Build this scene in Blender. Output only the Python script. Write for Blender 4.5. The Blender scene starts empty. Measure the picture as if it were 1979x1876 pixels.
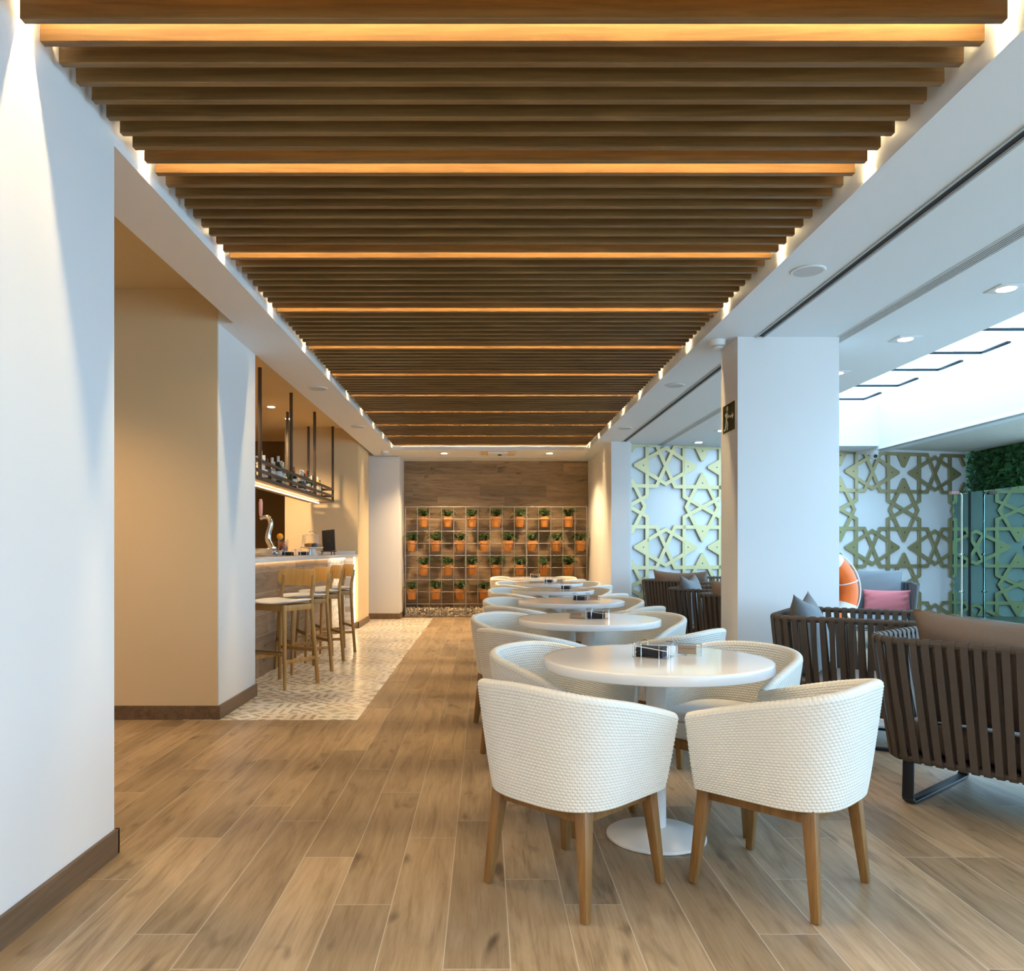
import bpy, bmesh, math, random
import numpy as np
from mathutils import Vector, Matrix

random.seed(7)
PI = math.pi
SC = bpy.context.scene
COL = SC.collection

# ------------------------------------------------------------------ camera, sky, exposure
CAMH = 1.19
cam_data = bpy.data.cameras.new('camera')
cam = bpy.data.objects.new('camera', cam_data)
COL.objects.link(cam)
cam.location = (0, 0, CAMH)
cam.rotation_euler = (PI / 2, 0, 0)
cam_data.sensor_width = 36.0
cam_data.lens = 1500 / 1979 * 36.0
cam_data.shift_x = 0.027
cam_data.shift_y = 0.0622
cam_data.clip_end = 200
SC.camera = cam

world = bpy.data.worlds.new('sky')
SC.world = world
world.use_nodes = True
bg = world.node_tree.nodes['Background']
bg.inputs[0].default_value = (0.44, 0.72, 1.0, 1)
bg.inputs[1].default_value = 4.5

SC.view_settings.view_transform = 'Standard'
SC.view_settings.look = 'None'
SC.view_settings.gamma = 1.0
SC.view_settings.exposure = 0.36
SC.cycles.use_denoising = True
SC.cycles.max_bounces = 8
SC.cycles.diffuse_bounces = 4
SC.cycles.glossy_bounces = 3
SC.cycles.transmission_bounces = 6
SC.cycles.transparent_max_bounces = 12
SC.cycles.sample_clamp_indirect = 6.0
SC.cycles.use_light_tree = False
SC.cycles.use_adaptive_sampling = True
SC.cycles.adaptive_threshold = 0.03
SC.cycles.caustics_reflective = False
SC.cycles.caustics_refractive = False

STRIP_POWER = 200.0
WARM = (1.0, 0.72, 0.37)


# ------------------------------------------------------------------ mesh helpers
class MB:
    def __init__(self):
        self.v = []
        self.f = []

    def add(self, vs, fs):
        n = len(self.v)
        self.v.extend([tuple(p) for p in vs])
        self.f.extend([tuple(i + n for i in f) for f in fs])
        return self

    def box(self, x0, x1, y0, y1, z0, z1):
        return self.add([(x0, y0, z0), (x1, y0, z0), (x1, y1, z0), (x0, y1, z0),
                         (x0, y0, z1), (x1, y0, z1), (x1, y1, z1), (x0, y1, z1)],
                        [(3, 2, 1, 0), (4, 5, 6, 7), (0, 1, 5, 4), (1, 2, 6, 5), (2, 3, 7, 6), (3, 0, 4, 7)])

    def bar(self, p0, p1, w, h, up=(0, 0, 1), w1=None, h1=None):
        p0, p1 = Vector(p0), Vector(p1)
        d = (p1 - p0).normalized()
        s = d.cross(Vector(up))
        if s.length < 1e-4:
            s = d.cross(Vector((0, 1, 0)))
        s.normalize()
        u = s.cross(d).normalized()
        w1 = w if w1 is None else w1
        h1 = h if h1 is None else h1
        vs = []
        for p, a, b in ((p0, w, h), (p1, w1, h1)):
            for i, j in ((-1, -1), (1, -1), (1, 1), (-1, 1)):
                vs.append(p + s * (a / 2 * i) + u * (b / 2 * j))
        return self.add(vs, [(3, 2, 1, 0), (4, 5, 6, 7), (0, 1, 5, 4), (1, 2, 6, 5), (2, 3, 7, 6), (3, 0, 4, 7)])

    def tube(self, pts, r, n=8, closed=False, r1=None):
        pts = [Vector(p) for p in pts]
        m = len(pts)
        rings = []
        prev = None
        for i, p in enumerate(pts):
            if closed:
                d = pts[(i + 1) % m] - pts[i - 1]
            else:
                d = pts[min(i + 1, m - 1)] - pts[max(i - 1, 0)]
            d.normalize()
            if prev is None:
                a = Vector((0, 0, 1)) if abs(d.z) < 0.9 else Vector((1, 0, 0))
                s = d.cross(a).normalized()
            else:
                s = (prev - d * prev.dot(d)).normalized()
            prev = s
            u = d.cross(s)
            rr = r if r1 is None else r + (r1 - r) * i / max(1, m - 1)
            rings.append([p + s * (rr * math.cos(2 * PI * k / n)) + u * (rr * math.sin(2 * PI * k / n)) for k in range(n)])
        vs = [q for ring in rings for q in ring]
        fs = []
        for i in range(m if closed else m - 1):
            j = (i + 1) % m
            for k in range(n):
                l = (k + 1) % n
                fs.append((i * n + k, i * n + l, j * n + l, j * n + k))
        if not closed:
            fs.append(tuple(range(n - 1, -1, -1)))
            fs.append(tuple((m - 1) * n + k for k in range(n)))
        return self.add(vs, fs)

    def lathe(self, prof, n=32, c=(0, 0, 0), cap0=True, cap1=True):
        vs = []
        fs = []
        prof = list(prof)
        if cap0:
            prof.insert(0, (prof[0][0] * 0.96, prof[0][1]))
        if cap1:
            prof.append((prof[-1][0] * 0.96, prof[-1][1]))
        for r, z in prof:
            for k in range(n):
                a = 2 * PI * k / n
                vs.append((c[0] + r * math.cos(a), c[1] + r * math.sin(a), c[2] + z))
        for i in range(len(prof) - 1):
            for k in range(n):
                l = (k + 1) % n
                fs.append((i * n + k, i * n + l, (i + 1) * n + l, (i + 1) * n + k))
        if cap0:
            fs.append(tuple(range(n - 1, -1, -1)))
        if cap1:
            fs.append(tuple((len(prof) - 1) * n + k for k in range(n)))
        return self.add(vs, fs)

    def prism(self, poly, z0, z1, M=None):
        n = len(poly)
        vs = [Vector((x, y, z0)) for x, y in poly] + [Vector((x, y, z1)) for x, y in poly]
        if M is not None:
            vs = [M @ p for p in vs]
        fs = [tuple(range(n - 1, -1, -1)), tuple(range(n, 2 * n))]
        for k in range(n):
            l = (k + 1) % n
            fs.append((k, l, n + l, n + k))
        return self.add(vs, fs)

    def mesh(self, name, mat, bevel=0.0, seg=2, smooth=35):
        me = bpy.data.meshes.new(name)
        me.from_pydata(self.v, [], self.f)
        if bevel > 0:
            bm = bmesh.new()
            bm.from_mesh(me)
            bmesh.ops.recalc_face_normals(bm, faces=bm.faces)
            es = [e for e in bm.edges if len(e.link_faces) == 2 and e.calc_face_angle(0) > math.radians(40)]
            bmesh.ops.bevel(bm, geom=es, offset=bevel, segments=seg, profile=0.5, affect='EDGES', clamp_overlap=True)
            bm.to_mesh(me)
            bm.free()
        me.materials.append(mat)
        if smooth:
            me.polygons.foreach_set('use_smooth', [True] * len(me.polygons))
            try:
                me.set_sharp_from_angle(angle=math.radians(smooth))
            except Exception:
                pass
        me.update()
        return me

    def build(self, name, mat, parent=None, bevel=0.0, seg=2, smooth=35):
        o = bpy.data.objects.new(name, self.mesh(name, mat, bevel, seg, smooth))
        COL.objects.link(o)
        if parent is not None:
            o.parent = parent
        return o


def tag(o, label, cat, group=None, kind=None):
    o['label'] = label
    o['category'] = cat
    if group:
        o['group'] = group
    if kind:
        o['kind'] = kind
    return o


def thing(name, label, cat, loc=(0, 0, 0), rz=0.0, group=None):
    o = bpy.data.objects.new(name, None)
    o.empty_display_size = 0.1
    COL.objects.link(o)
    o.location = loc
    o.rotation_euler = (0, 0, rz)
    return tag(o, label, cat, group)


def struct(name, mb, mat, bevel=0.0, label=None, cat=None, smooth=0):
    o = mb.build(name, mat, None, bevel, 2, smooth)
    o['kind'] = 'structure'
    if label:
        o['label'] = label
    if cat:
        o['category'] = cat
    return o


def kids(o):
    return [c for c in bpy.data.objects if c.parent == o]


def dup(root, loc, rz, label, group=None):
    r = root.copy()
    COL.objects.link(r)
    r.location = loc
    r.rotation_euler = (0, 0, rz)
    r['label'] = label
    if group:
        r['group'] = group

    def rec(src, dst):
        for ch in list(src.children):
            c = ch.copy()
            COL.objects.link(c)
            c.parent = dst
            rec(ch, c)
    rec(root, r)
    return r


def face_rz(fx, fy):
    return math.atan2(fy, fx) - PI / 2


# ------------------------------------------------------------------ material helpers
class NT:
    def __init__(self, name):
        self.m = bpy.data.materials.new(name)
        self.m.use_nodes = True
        self.t = self.m.node_tree
        self.N = self.t.nodes
        self.L = self.t.links
        self.b = self.N['Principled BSDF']

    def n(self, typ, **kw):
        x = self.N.new(typ)
        for k, v in kw.items():
            setattr(x, k, v)
        return x

    def link(self, a, b):
        self.L.new(a, b)

    def val(self, sock, v):
        if isinstance(v, (int, float)):
            sock.default_value = v
        elif isinstance(v, (tuple, list)):
            sock.default_value = v if len(v) != 3 or sock.type != 'RGBA' else (*v, 1)
        else:
            self.link(v, sock)

    def M(self, op, a, b=None, c=None, clamp=False):
        x = self.n('ShaderNodeMath', operation=op)
        x.use_clamp = clamp
        self.val(x.inputs[0], a)
        if b is not None:
            self.val(x.inputs[1], b)
        if c is not None:
            self.val(x.inputs[2], c)
        return x.outputs[0]

    def xyz(self, src):
        s = self.n('ShaderNodeSeparateXYZ')
        self.link(src, s.inputs[0])
        return s.outputs

    def comb(self, x, y, z):
        s = self.n('ShaderNodeCombineXYZ')
        self.val(s.inputs[0], x)
        self.val(s.inputs[1], y)
        self.val(s.inputs[2], z)
        return s.outputs[0]

    def hash(self, a, b=0.0):
        w = self.n('ShaderNodeTexWhiteNoise', noise_dimensions='3D')
        self.link(self.comb(a, b, 0.37), w.inputs['Vector'])
        return w.outputs['Value'], w.outputs['Color']

    def noise(self, vec, scale, detail=4, rough=0.55, dist=0.0):
        x = self.n('ShaderNodeTexNoise')
        self.link(vec, x.inputs['Vector'])
        x.inputs['Scale'].default_value = scale
        x.inputs['Detail'].default_value = detail
        x.inputs['Roughness'].default_value = rough
        x.inputs['Distortion'].default_value = dist
        return x.outputs['Fac']

    def ramp(self, fac, stops):
        r = self.n('ShaderNodeValToRGB')
        e = r.color_ramp.elements
        while len(e) < len(stops):
            e.new(0.5)
        for el, (p, c) in zip(e, stops):
            el.position = p
            el.color = (*c, 1) if len(c) == 3 else c
        self.link(fac, r.inputs[0])
        return r.outputs[0]

    def mix(self, fac, a, b, blend='MIX'):
        x = self.n('ShaderNodeMix', data_type='RGBA', blend_type=blend)
        self.val(x.inputs[0], fac)
        self.val(x.inputs[6], a)
        self.val(x.inputs[7], b)
        return x.outputs[2]

    def set(self, color=None, rough=None, metal=None, spec=None, **kw):
        if color is not None:
            self.val(self.b.inputs['Base Color'], color)
        if rough is not None:
            self.val(self.b.inputs['Roughness'], rough)
        if metal is not None:
            self.val(self.b.inputs['Metallic'], metal)
        if spec is not None:
            self.val(self.b.inputs['Specular IOR Level'], spec)
        for k, v in kw.items():
            self.val(self.b.inputs[k], v)
        return self

    def bump(self, h, strength=0.3, dist=0.01):
        x = self.n('ShaderNodeBump')
        x.inputs['Strength'].default_value = strength
        x.inputs['Distance'].default_value = dist
        self.link(h, x.inputs['Height'])
        self.link(x.outputs[0], self.b.inputs['Normal'])

    def obj(self):
        return self.n('ShaderNodeTexCoord').outputs['Object']

    def pos(self):
        return self.n('ShaderNodeNewGeometry').outputs['Position']

    def rnd(self):
        return self.n('ShaderNodeObjectInfo').outputs['Random']

    def scale(self, vec, s, off=None):
        x = self.n('ShaderNodeVectorMath', operation='MULTIPLY')
        self.link(vec, x.inputs[0])
        x.inputs[1].default_value = s
        o = x.outputs[0]
        if off is not None:
            y = self.n('ShaderNodeVectorMath', operation='ADD')
            self.link(o, y.inputs[0])
            self.link(off, y.inputs[1])
            o = y.outputs[0]
        return o


def plain(name, color, rough=0.5, metal=0.0, var=0.04, scale=6.0, bump=0.0, **kw):
    t = NT(name)
    nz = t.noise(t.obj(), scale, 3)
    c = t.mix(nz, tuple(x * (1 - var) for x in color), tuple(min(1, x * (1 + var)) for x in color))
    t.set(c, rough, metal, **kw)
    if bump:
        t.bump(t.noise(t.obj(), 220, 2), bump, 0.002)
    return t.m


def wood(name, dark, light, axis=0, rough=0.45, grain=26.0, spec=0.4):
    t = NT(name)
    s = [grain, grain, grain]
    s[axis] = grain * 0.07
    r = t.rnd()
    off = t.comb(t.M('MULTIPLY', r, 31.0), t.M('MULTIPLY', r, 17.0), t.M('MULTIPLY', r, 7.0))
    v = t.scale(t.obj(), s, off)
    a = t.noise(v, 1.0, 6, 0.6, 0.6)
    s2 = [grain * 5] * 3
    s2[axis] = grain * 0.2
    b = t.noise(t.scale(t.obj(), s2, off), 1.0, 3, 0.6)
    f = t.M('ADD', t.M('MULTIPLY', a, 0.75), t.M('MULTIPLY', b, 0.25))
    t.set(t.ramp(f, [(0.3, dark), (0.7, light)]), rough, 0.0, spec)
    t.bump(b, 0.12, 0.002)
    return t.m


def emit(name, color, strength):
    t = NT(name)
    t.set((0.8, 0.8, 0.8), 0.5)
    t.val(t.b.inputs['Emission Color'], color)
    t.val(t.b.inputs['Emission Strength'], strength)
    return t.m


def planks(name, w, l, ox, cols, horizontal=False, grout=(0.50, 0.44, 0.36), rough=0.34, stag=None, gw=0.0017):
    """wood-look porcelain planks; across = world x (floor) or z (wall), along = y (floor) or x (wall)"""
    t = NT(name)
    x, y, z = t.xyz(t.pos())[0:3]
    if horizontal == 'x':
        u, v = z, x
    elif horizontal == 'y':
        u, v = z, y
    else:
        u, v = x, y
    uu = t.M('DIVIDE', t.M('ADD', u, ox), w)
    ci = t.M('FLOOR', uu)
    h1, _ = t.hash(ci, 3.1)
    vv = t.M('ADD', t.M('DIVIDE', v, l), t.M('MULTIPLY', t.M('FLOOR', t.M('MULTIPLY', h1, 6.0)), 1 / 6.0) if stag is None else t.M('MULTIPLY', ci, stag))
    ri = t.M('FLOOR', vv)
    hid, hc = t.hash(ci, ri)
    fu = t.M('FRACT', uu)
    fv = t.M('FRACT', vv)
    du = t.M('MULTIPLY', t.M('MINIMUM', fu, t.M('SUBTRACT', 1.0, fu)), w)
    dv = t.M('MULTIPLY', t.M('MINIMUM', fv, t.M('SUBTRACT', 1.0, fv)), l)
    d = t.M('MINIMUM', du, dv)
    g = t.M('LESS_THAN', d, gw)
    off = t.M('MULTIPLY', hid, 40.0)
    vec = t.comb(t.M('ADD', t.M('MULTIPLY', u, 11.0), off), t.M('ADD', t.M('MULTIPLY', v, 1.3), off), off)
    n1 = t.noise(vec, 1.0, 5, 0.6, 1.4)
    vec2 = t.comb(t.M('ADD', t.M('MULTIPLY', u, 95.0), off), t.M('ADD', t.M('MULTIPLY', v, 5.0), off), off)
    n2 = t.noise(vec2, 1.0, 4, 0.6, 0.6)
    vec3 = t.comb(t.M('ADD', t.M('MULTIPLY', u, 9.0), off), t.M('ADD', t.M('MULTIPLY', v, 3.2), off), off)
    n3 = t.noise(vec3, 1.0, 2, 0.5, 0.3)
    f = t.M('ADD', t.M('MULTIPLY', n1, 0.64), t.M('MULTIPLY', n2, 0.36))
    base = t.ramp(f, [(0.30, cols[0]), (0.48, cols[1]), (0.68, cols[2])])
    knot = t.M('MULTIPLY', t.M('SUBTRACT', n3, 0.66), 9.0, clamp=True)
    base = t.mix(t.M('MULTIPLY', knot, 0.75), base, tuple(c * 0.35 for c in cols[0]))
    vec4 = t.comb(t.M('ADD', t.M('MULTIPLY', u, 34.0), off), t.M('ADD', t.M('MULTIPLY', v, 1.5), off), off)
    n4 = t.noise(vec4, 1.0, 6, 0.65, 1.0)
    streak = t.M('MULTIPLY', t.M('SUBTRACT', n4, 0.56), 6.0, clamp=True)
    base = t.mix(t.M('MULTIPLY', streak, 0.55), base, cols[0])
    tone = t.M('ADD', 0.70, t.M('MULTIPLY', hid, 0.38))
    tn = t.comb(tone, tone, tone)
    base = t.mix(1.0, base, tn, 'MULTIPLY')
    base = t.mix(g, base, grout)
    rr = t.M('ADD', rough, t.M('MULTIPLY', n2, 0.16))
    t.set(base, rr, 0.0, 0.45)
    t.bump(t.M('SUBTRACT', t.M('MULTIPLY', n2, 0.3), t.M('MULTIPLY', g, 1.0)), 0.2, 0.002)
    return t.m


def patchwork(name, size, axis='floor', contrast=1.0):
    t = NT(name)
    x, y, z = t.xyz(t.pos())[0:3]
    u, v = (x, y) if axis == 'floor' else (y, z)
    uu = t.M('DIVIDE', u, size)
    vv = t.M('DIVIDE', v, size)
    ci, ri = t.M('FLOOR', uu), t.M('FLOOR', vv)
    hid, hcol = t.hash(ci, ri)
    hid2, _ = t.hash(ri, t.M('ADD', ci, 9.3))
    a = t.M('SUBTRACT', t.M('MULTIPLY', t.M('FRACT', uu), 2.0), 1.0)
    b = t.M('SUBTRACT', t.M('MULTIPLY', t.M('FRACT', vv), 2.0), 1.0)
    aa, ab = t.M('ABSOLUTE', a), t.M('ABSOLUTE', b)
    r = t.M('SQRT', t.M('ADD', t.M('MULTIPLY', a, a), t.M('MULTIPLY', b, b)))
    ca, cb = t.M('SUBTRACT', 1.0, aa), t.M('SUBTRACT', 1.0, ab)
    rc = t.M('SQRT', t.M('ADD', t.M('MULTIPLY', ca, ca), t.M('MULTIPLY', cb, cb)))
    GT = lambda p, q: t.M('GREATER_THAN', p, q)
    pats = [
        GT(t.M('SINE', t.M('MULTIPLY', r, 6.6)), 0.2),
        GT(t.M('SINE', t.M('MULTIPLY', t.M('ADD', aa, ab), 6.3)), 0.2),
        GT(t.M('MULTIPLY', t.M('SINE', t.M('MULTIPLY', a, 6.28)), t.M('SINE', t.M('MULTIPLY', b, 6.28))), 0.12),
        GT(t.M('SINE', t.M('MULTIPLY', rc, 6.4)), 0.3),
        GT(t.M('MULTIPLY', t.M('SINE', t.M('MULTIPLY', t.M('ADD', a, b), 3.14)), t.M('SINE', t.M('MULTIPLY', t.M('SUBTRACT', a, b), 3.14))), 0.3),
        t.M('MULTIPLY', GT(t.M('SINE', t.M('MULTIPLY', a, 9.4)), 0.3), GT(0.7, ab)),
    ]
    tot = None
    n = len(pats)
    for i, p in enumerate(pats):
        sel = t.M('MULTIPLY', t.M('GREATER_THAN', hid, i / n), t.M('LESS_THAN', hid, (i + 1) / n + 1e-4))
        q = t.M('MULTIPLY', p, sel)
        tot = q if tot is None else t.M('ADD', tot, q, clamp=True)
    wear = t.noise(t.pos(), 7.0, 4, 0.6)
    tot = t.M('MULTIPLY', tot, t.M('ADD', 0.45, t.M('MULTIPLY', wear, 0.8)), clamp=True)
    pc = t.ramp(hid2, [(0.0, (0.30, 0.29, 0.27)), (0.28, (0.40, 0.25, 0.13)), (0.5, (0.22, 0.21, 0.20)), (0.7, (0.33, 0.34, 0.27)), (0.95, (0.46, 0.31, 0.17))])
    bc = t.ramp(t.M('FRACT', t.M('MULTIPLY', hid, 7.3)), [(0.0, (0.78, 0.74, 0.67)), (0.5, (0.86, 0.84, 0.79)), (1.0, (0.72, 0.67, 0.59))])
    edge = t.M('GREATER_THAN', t.M('MAXIMUM', aa, ab), 0.98)
    c = t.mix(t.M('MULTIPLY', tot, 0.78 * contrast), bc, pc)
    c = t.mix(edge, c, (0.55, 0.49, 0.40))
    t.set(c, 0.27, 0.0, 0.5)
    return t.m


# ------------------------------------------------------------------ materials
m_white = plain('white paint', (0.80, 0.80, 0.79), 0.6, var=0.015, scale=1.2)
m_ceilday = plain('daylight-tinted white ceiling', (0.76, 0.82, 0.87), 0.6, var=0.01, scale=1.0)  # white paint with the blue of the daylight mixed into its colour
m_ceil = plain('ceiling paint', (0.84, 0.84, 0.83), 0.6, var=0.01, scale=1.0)
m_cream = plain('lamp-warmed cream', (0.72, 0.565, 0.335), 0.6, var=0.02, scale=1.0)  # off-white paint, its cream deepened with the warm lamp light
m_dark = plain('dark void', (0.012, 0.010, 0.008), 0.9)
m_brownwall = plain('brown paint', (0.16, 0.10, 0.035), 0.6)
FC = [(0.170, 0.118, 0.070), (0.360, 0.265, 0.165), (0.48, 0.37, 0.25)]
m_floor = planks('wood tile floor', 0.193, 1.2, 0.118, FC)
m_backwall = planks('wood tile wall', 0.198, 1.2, 0.04, [(0.15, 0.095, 0.048), (0.30, 0.205, 0.115), (0.42, 0.30, 0.18)], horizontal='x', rough=0.45, grout=(0.30, 0.22, 0.14), stag=0.37)
m_barfront = planks('wood tile bar', 0.2, 1.2, 0.02, [(0.16, 0.105, 0.065), (0.31, 0.215, 0.14), (0.42, 0.31, 0.21)], horizontal='y', rough=0.45, stag=0.37)
m_base = wood('skirting tile', (0.10, 0.062, 0.036), (0.22, 0.145, 0.085), axis=1, grain=22)
m_tiles = patchwork('patchwork tile', 0.2)
m_tilebar = patchwork('bar tile', 0.2, 'wall', 0.9)
m_slat = wood('slat wood', (0.11, 0.055, 0.015), (0.25, 0.142, 0.045), axis=0, rough=0.42, grain=24)
m_teak = wood('teak', (0.16, 0.075, 0.022), (0.32, 0.17, 0.055), axis=2, rough=0.4, grain=30)
m_oak = wood('oak', (0.29, 0.155, 0.045), (0.52, 0.31, 0.10), axis=2, rough=0.4, grain=30)
m_oakback = wood('oak veneer', (0.48, 0.28, 0.075), (0.68, 0.43, 0.14), axis=2, rough=0.35, grain=24)
m_weave = plain('white woven resin', (0.80, 0.78, 0.71), 0.42, var=0.03, scale=9)
m_cushw = plain('white cushion', (0.82, 0.82, 0.82), 0.6, bump=0.1)
m_lacq = plain('white lacquer', (0.84, 0.84, 0.84), 0.07, var=0.01, scale=1)
m_metalw = plain('white powder coat', (0.82, 0.82, 0.80), 0.35, var=0.01)
m_chrome = plain('chrome', (0.85, 0.85, 0.86), 0.12, 1.0)
m_black = plain('black paper', (0.012, 0.013, 0.018), 0.55)
m_blackm = plain('black metal', (0.016, 0.018, 0.022), 0.35, 0.3)
m_rope = plain('brown grey rope', (0.082, 0.060, 0.044), 0.65, var=0.12, scale=30, bump=0.25)
m_ropegrey = plain('grey rope', (0.10, 0.105, 0.11), 0.65, var=0.1, scale=30, bump=0.25)
m_fabbrown = plain('taupe fabric', (0.215, 0.165, 0.130), 0.85, var=0.06, scale=60, bump=0.25)
m_fabgrey = plain('grey fabric', (0.175, 0.190, 0.200), 0.85, var=0.06, scale=60, bump=0.2)
m_fabpink = plain('pink fabric', (0.58, 0.16, 0.17), 0.85, var=0.06, scale=60, bump=0.2)
m_orange = plain('orange canvas', (0.90, 0.16, 0.015), 0.5, var=0.06, scale=20)
m_terra = plain('terracotta', (0.58, 0.235, 0.055), 0.7, var=0.08, scale=14)
m_soil = plain('soil', (0.03, 0.02, 0.012), 0.9)
m_fern = plain('fern leaf', (0.030, 0.075, 0.012), 0.5, var=0.35, scale=18)
m_wire = plain('grey steel rod', (0.24, 0.235, 0.24), 0.5, 0.4)
m_shelf = plain('bronze steel', (0.095, 0.075, 0.058), 0.45, 0.4)
m_gold = plain('brushed gold', (0.50, 0.405, 0.215), 0.38, 0.65, var=0.05, scale=4)
m_pebble = plain('white pebble', (0.72, 0.66, 0.55), 0.7, var=0.2, scale=9)
m_concrete = plain('concrete', (0.72, 0.74, 0.69), 0.85, var=0.12, scale=14, bump=0.3)
m_moss = plain('moss', (0.030, 0.120, 0.035), 0.9, var=0.6, scale=8)
m_leafw = plain('wall leaves', (0.035, 0.150, 0.040), 0.5, var=0.6, scale=5)
m_lime = plain('lime leaves', (0.52, 0.92, 0.10), 0.5, var=0.25, scale=12)
m_bounce = plain('pale bounce ground', (0.74, 0.74, 0.73), 0.7)
m_deck = plain('weathered deck', (0.48, 0.44, 0.36), 0.7, var=0.2, scale=8)
m_slot = plain('shadow gap', (0.012, 0.014, 0.018), 0.7)
m_grey = plain('grille grey', (0.42, 0.45, 0.46), 0.5)
m_strip = emit('led strip', WARM, STRIP_POWER)
m_stripbar = emit('bar led strip', (1.0, 0.70, 0.40), 13.0)
m_shelfled = emit('shelf led', (1.0, 0.72, 0.42), 9.0)
m_lampw = emit('warm lamp', (1.0, 0.80, 0.55), 14.0)
m_lampc = emit('white lamp', (1.0, 0.95, 0.85), 12.0)
m_counter = plain('counter stone', (0.66, 0.66, 0.67), 0.15, var=0.06, scale=9)
m_slate = plain('chalkboard', (0.022, 0.022, 0.020), 0.6)
m_redwood = plain('dark red wood', (0.10, 0.028, 0.015), 0.5)


def glass(name, tint, refl=1.0, base=0.04, rc=(1, 1, 1)):
    t = NT(name)
    t.N.remove(t.b)
    tr = t.n('ShaderNodeBsdfTransparent')
    tr.inputs[0].default_value = (*tint, 1)
    gl = t.n('ShaderNodeBsdfGlossy')
    gl.inputs[0].default_value = (*rc, 1)
    gl.inputs['Roughness'].default_value = 0.0
    fr = t.n('ShaderNodeFresnel')
    fr.inputs[0].default_value = 1.5
    f = t.M('ADD', t.M('MULTIPLY', fr.outputs[0], refl), base - 0.04, clamp=True)
    mx = t.n('ShaderNodeMixShader')
    t.link(f, mx.inputs[0])
    t.link(tr.outputs[0], mx.inputs[1])
    t.link(gl.outputs[0], mx.inputs[2])
    t.link(mx.outputs[0], t.N['Material Output'].inputs[0])
    return t.m


m_glass = glass('clear glass', (0.95, 0.96, 0.95))
m_glassgreen = glass('tinted fence glass', (0.66, 0.94, 0.84), 2.0, 0.26, (0.62, 1.0, 0.90))
m_jug = glass('thin jug glass', (0.97, 0.97, 0.97), 0.2)
m_acryl = glass('clear acrylic', (0.97, 0.97, 0.97), 0.45)


def bottle_mat(name, c, alpha_like=False):
    t = NT(name)
    t.set(c, 0.08, 0.0, 0.5)
    if alpha_like:
        t.val(t.b.inputs['Transmission Weight'], 0.45)
    return t.m


# ------------------------------------------------------------------ room
HS = 1.58 + CAMH      # soffit height
HB = 1.82 + CAMH      # bar / bay ceiling height
XL, XR = -1.45, 1.64  # slat recess edges
XP = -1.86            # left pillar line
YB = 13.95            # back wall
YE = 12.32            # end of recess

struct('floor_bounce', MB().box(6.5, 16.0, -3.5, 8.0, -0.12, -0.005).box(-8, 16, -14, -3.5, -0.12, -0.005), m_bounce, label='added pale ground outside, bouncing daylight indoors', cat='floor')  # unseen pale ground, added to throw sky light up onto the ceiling
struct('floor', MB().box(-5.2, 6.5, -3.5, 15.5, -0.12, 0.0).box(6.5, 16.0, 8.0, 15.5, -0.12, 0.0), m_floor, label='wood look plank tile floor running away from the camera', cat='floor')
struct('floor_tiled', MB().box(-2.1, -0.885, 5.40, 13.4, 0.0005, 0.0015), m_tiles, label='patchwork cement tile floor strip along the bar', cat='floor')

# left side
struct('wall_left', MB().box(-5.0, XL + 0.005, -3.5, 3.03, 0, 3.3), m_white, label='white near left wall', cat='wall')
struct('wall_bay_front', MB().box(-4.6, XP - 0.004, 5.42, 5.43, 0, 3.3), m_cream, label='cream wall of the side bay facing the camera', cat='wall')  # thin skin giving the white pillar's face the lamp-warmed cream
struct('wall_left_pillar', MB().box(-5.0, XP, 5.43, 6.3, 0, 3.3), m_white, label='white pillar between side bay and bar', cat='wall')
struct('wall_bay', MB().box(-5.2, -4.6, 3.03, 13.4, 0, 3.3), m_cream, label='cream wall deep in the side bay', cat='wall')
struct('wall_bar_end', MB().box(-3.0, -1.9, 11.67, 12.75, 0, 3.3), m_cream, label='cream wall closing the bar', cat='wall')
struct('wall_bar_rear', MB().box(-4.6, -3.0, 13.1, 13.3, 0, 3.3), m_brownwall, label='dark brown wall behind the bar', cat='wall')
struct('wall_left_far', MB().box(-3.0, -1.443, 13.2, 14.2, 0, 3.3), m_white, label='white pier left of the plant wall', cat='wall')
struct('wall_back', MB().box(-1.6, 2.0, YB, 14.2, 0, 3.3), m_backwall, label='wood plank tiled wall behind the plant grid', cat='wall')
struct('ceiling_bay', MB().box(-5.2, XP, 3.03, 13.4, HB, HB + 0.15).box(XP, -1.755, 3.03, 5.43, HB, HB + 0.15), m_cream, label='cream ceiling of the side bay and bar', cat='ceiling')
struct('ceiling_soffit_left', MB().box(-1.755, XL, 3.03, 5.43, HS, 3.4).box(XP, XL, 5.43, 13.2, HS, 3.4).box(XL, XR, YE, 14.2, HS, 3.4)
       .box(-1.9, XL, 13.15, 14.2, HS, 3.4), m_ceil, label='white soffit left of the slatted ceiling', cat='ceiling')
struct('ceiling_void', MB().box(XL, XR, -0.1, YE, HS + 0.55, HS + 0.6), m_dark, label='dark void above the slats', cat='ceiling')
struct('ceiling_near', MB().box(XL, XR, -3.5, 0.0, HS, 3.4), m_ceil, label='white ceiling near the camera', cat='ceiling')

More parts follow.
